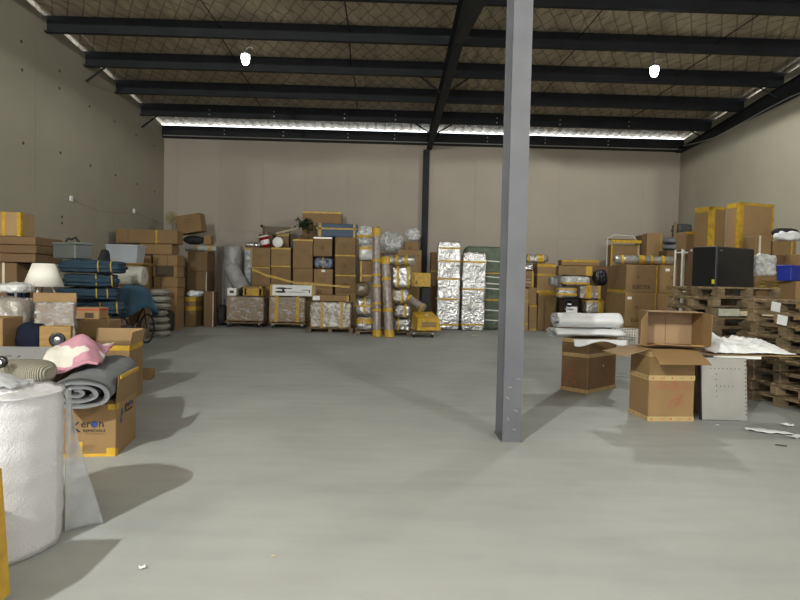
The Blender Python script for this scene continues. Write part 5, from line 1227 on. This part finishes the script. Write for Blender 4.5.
def spiral_roll(t, L, rx, rz_, turns, seed, mat, th, q0=.12, amp=.02, squash=0):
    n = int(turns * 26); path = []
    for i in range(n + 1):
        f = i / n; a = -math.pi * .35 - (1 - f) * turns * 2 * math.pi; q = q0 + (1 - q0) * f
        path.append((math.cos(a) * rx * q, math.sin(a) * rz_ * q + rz_))
    nl = 26; vs = []; fs = []; m = MB()
    for s_ in (0, 1):
        for j in range(nl + 1):
            X = (j / nl - .5) * L
            for i, (a, b) in enumerate(path):
                c_ = math.hypot(a, b - rz_) or 1; k_ = max(1 - s_ * th / c_, .05)
                w = mnoise.fractal(Vector((X * 3, a * 4 + seed, b * 4)), .8, 2, 3) * amp
                ends = 1 - (abs(2 * j / nl - 1)) ** 8 * .10; quilt = -.010 * abs(math.sin(X * 18)) ** 6
                vs.append((X + .02 * mnoise.noise(Vector((i * .12, seed, j * .05))), a * k_ * ends + w, max((b - rz_) * k_ * ends + rz_ + w * .7 + quilt, .003)))
    W = len(path); o_ = (nl + 1) * W
    for j in range(nl):
        for i in range(W - 1):
            fs.append((j * W + i, j * W + i + 1, (j + 1) * W + i + 1, (j + 1) * W + i)); fs.append((o_ + j * W + i, o_ + (j + 1) * W + i, o_ + (j + 1) * W + i + 1, o_ + j * W + i + 1))
    for j in (0, nl):
        for i in range(W - 1): fs.append((j * W + i, j * W + i + 1, o_ + j * W + i + 1, o_ + j * W + i))
    for i in (0, W - 1):
        for j in range(nl): fs.append((j * W + i, (j + 1) * W + i, o_ + (j + 1) * W + i, o_ + j * W + i))
    m.add(vs, fs); return m.build('rolled_quilt', mat, t, smooth=True)
qa = at(80, 393, 4.80); qb = at(112, 366, 6.15); qc = (qa + qb) / 2; yaw = math.atan2(qb.y - qa.y, qb.x - qa.x); qz = kh + .006
QR, QH = .28, .14
t = thing('grey_quilt', 'rolled grey quilt with its spiral end resting on the printed carton', 'quilt', (qc.x, qc.y, qz), yaw)
spiral_roll(t, (qb - qa).xy.length + .15, QR, QH, 2.7, 4, GREY_Q, .045)
def pink_mat():
    m = bpy.data.materials.new('pink_fleece'); m.use_nodes = True; nt = m.node_tree; L = nt.links; p = nt.nodes['Principled BSDF']; p.inputs['Roughness'].default_value = .9
    tc = nd(nt, 'ShaderNodeTexCoord'); n = nd(nt, 'ShaderNodeTexNoise'); n.inputs['Scale'].default_value = 4.2; n.inputs['Detail'].default_value = 1.5; L.new(tc.outputs['Object'], n.inputs['Vector'])
    c = nd(nt, 'ShaderNodeValToRGB'); e = c.color_ramp.elements; e[0].position = .60; e[0].color = (.50, .245, .31, 1); e[1].position = .612; e[1].color = (.66, .62, .56, 1)
    L.new(n.outputs['Fac'], c.inputs[0]); L.new(c.outputs[0], p.inputs['Base Color'])
    b = nd(nt, 'ShaderNodeBump'); b.inputs['Strength'].default_value = .3; n2 = nd(nt, 'ShaderNodeTexNoise'); n2.inputs['Scale'].default_value = 25; L.new(n2.outputs['Fac'], b.inputs['Height']); L.new(b.outputs[0], p.inputs['Normal']); return m
P00, P10, P01, P11 = at(37, 376, 4.95), at(98, 374, 5.15), at(60, 350, 5.9), at(114, 349, 6.1)
axd = (qb - qa).normalized()
def pinkf(i, j):
    p = (P00 * (1 - i) + P10 * i) * (1 - j) + (P01 * (1 - i) + P11 * i) * j
    rel = Vector((p.x - qa.x, p.y - qa.y)); s_ = rel.x * axd.y - rel.y * axd.x
    hump = qz + QH + QH * math.sqrt(max(0, 1 - (s_ / QR) ** 2)) + .03 if abs(s_) < QR else 0
    z = max(p.z + .05 * j + .19 * math.sin(math.pi * min(1, j * 1.05)) * math.sin(math.pi * (.15 + .75 * i)), hump, S1.top + .02 if s_ < -QR else 0)
    z += .022 * mnoise.fractal(Vector((p.x * 6, p.y * 5, 3)), .8, 2, 3) + .018 * math.sin(i * 9 + j * 5)
    return (p.x - P00.x, p.y - P00.y, z - P00.z)
o = MB().grid(pinkf, 36, 36, .02).build('pink_fleece', pink_mat(), None, smooth=True, loc=P00); tag(o, 'pink fleece blanket with white blotches thrown over the quilt', 'blanket')

rz = R(7); c = rot_corner(129, 402, rz, .56, .56); hB = at(129, 346, c.y - .28).z
B2 = open_carton('open brown carton with upright flaps and yellow tape behind the quilt', c.x, c.y, 0, .56, .56, hB, rz, CARD)
flap(B2, 'r', .56, .56, hB, .16, 78, CARD_L); flap(B2, 'b', .56, .56, hB, .16, 80, CARD_L); flap(B2, 'f', .56, .56, hB, .10, 170, CARD)
MB().box((.283, 0, hB - .03), (.003, .57, .06)).build('tape', TAPE, B2); MB().box((0, -.283, hB - .03), (.56, .003, .06)).build('tape', TAPE, B2)
g = ground(147, 380); carton('little low carton on the floor behind the open flap box', g.x - .08, g.y + .12, 0, .24, .22, .14, R(8))

# big bubble wrap roll with its loose tail
RX_, RY_, RR, RH = -2.135, 3.30, .345, .86
t = thing('bubble_wrap_roll', 'large white bubble wrap roll standing on the floor at the left edge', 'roll', (RX_, RY_, 0))
prof = [(.10, RH - .10), (.105, RH - .02), (.13, RH - .012), (.16, RH - .028), (.20, RH - .015), (.24, RH - .032), (.28, RH - .012), (.32, RH - .022), (.352, RH - .004), (RR, RH - .015)]
prof += [(RR + .003 * math.sin(k * 1.9) - (.012 if k == 0 else 0), RH - .03 - (RH - .035) * k / 22) for k in range(23)] + [(RR - .02, .002), (.1, .002)]
m = MB(); n = 64; vs = []; fs = []
for (r_, z_) in prof:
    for k in range(n):
        a = 2 * math.pi * k / n; d_ = mnoise.fractal(Vector((math.cos(a) * 1.6, math.sin(a) * 1.6, z_ * 3)), .8, 2, 3) * .010
        rr = r_ + (d_ if r_ > .3 else d_ * .4) - .010 * (k / n) * (1 if r_ > .3 else 0); zz = z_ + (.012 * mnoise.noise(Vector((math.cos(a) * 3, math.sin(a) * 3, r_ * 9))) if z_ > RH - .05 else 0)
        vs.append((rr * math.cos(a), rr * math.sin(a), max(zz, .001)))
for i in range(len(prof) - 1):
    for k in range(n): fs.append((i * n + (k + 1) % n, i * n + k, (i + 1) * n + k, (i + 1) * n + (k + 1) % n))
m.add(vs, fs); m.build('wound_sheet', BUB, t, smooth=True)
MB().lathe([(.085, .01), (.085, RH - .05), (.095, RH - .05), (.095, .01)], 24).build('core', CARD_L, t, smooth=True)
def tail(i, j):
    h = RH * .97 * (1 - j) + .004; w_ = .02 + .145 * j ** 1.6 * i; a0 = R(28)
    return (RR * math.cos(a0) + (.01 + w_) * i + .015 * math.sin(j * 4) * i, RR * math.sin(a0) + .02 + .10 * i * j + .03 * math.sin(j * 5 + i * 3) * i, h)
MB().grid(tail, 14, 40, .003).build('loose_tail', BUBT, t, smooth=True)
MB().grid(lambda i, j: (-.10 + (i - .5) * .36, .17 + (j - .5) * .22, RH + .005 + .06 * math.sin(math.pi * i) * math.sin(math.pi * j) + .02 * mnoise.fractal(Vector((i * 5, j * 5, 1)), .8, 2, 3)), 20, 14, .004).build('loose_film', BUBT, t, smooth=True)
# yellow-taped carton leaning in at the lower left
p = at(5, 590, 2.3)
t = thing('cardboard_box', 'yellow-taped carton edge cut off at the lower left', 'box', (-1.915, 2.52, .02), rot=(0, R(-4), 0))
fit_box(t, .46, .42, .58, bands=[('er', 0, .43)])
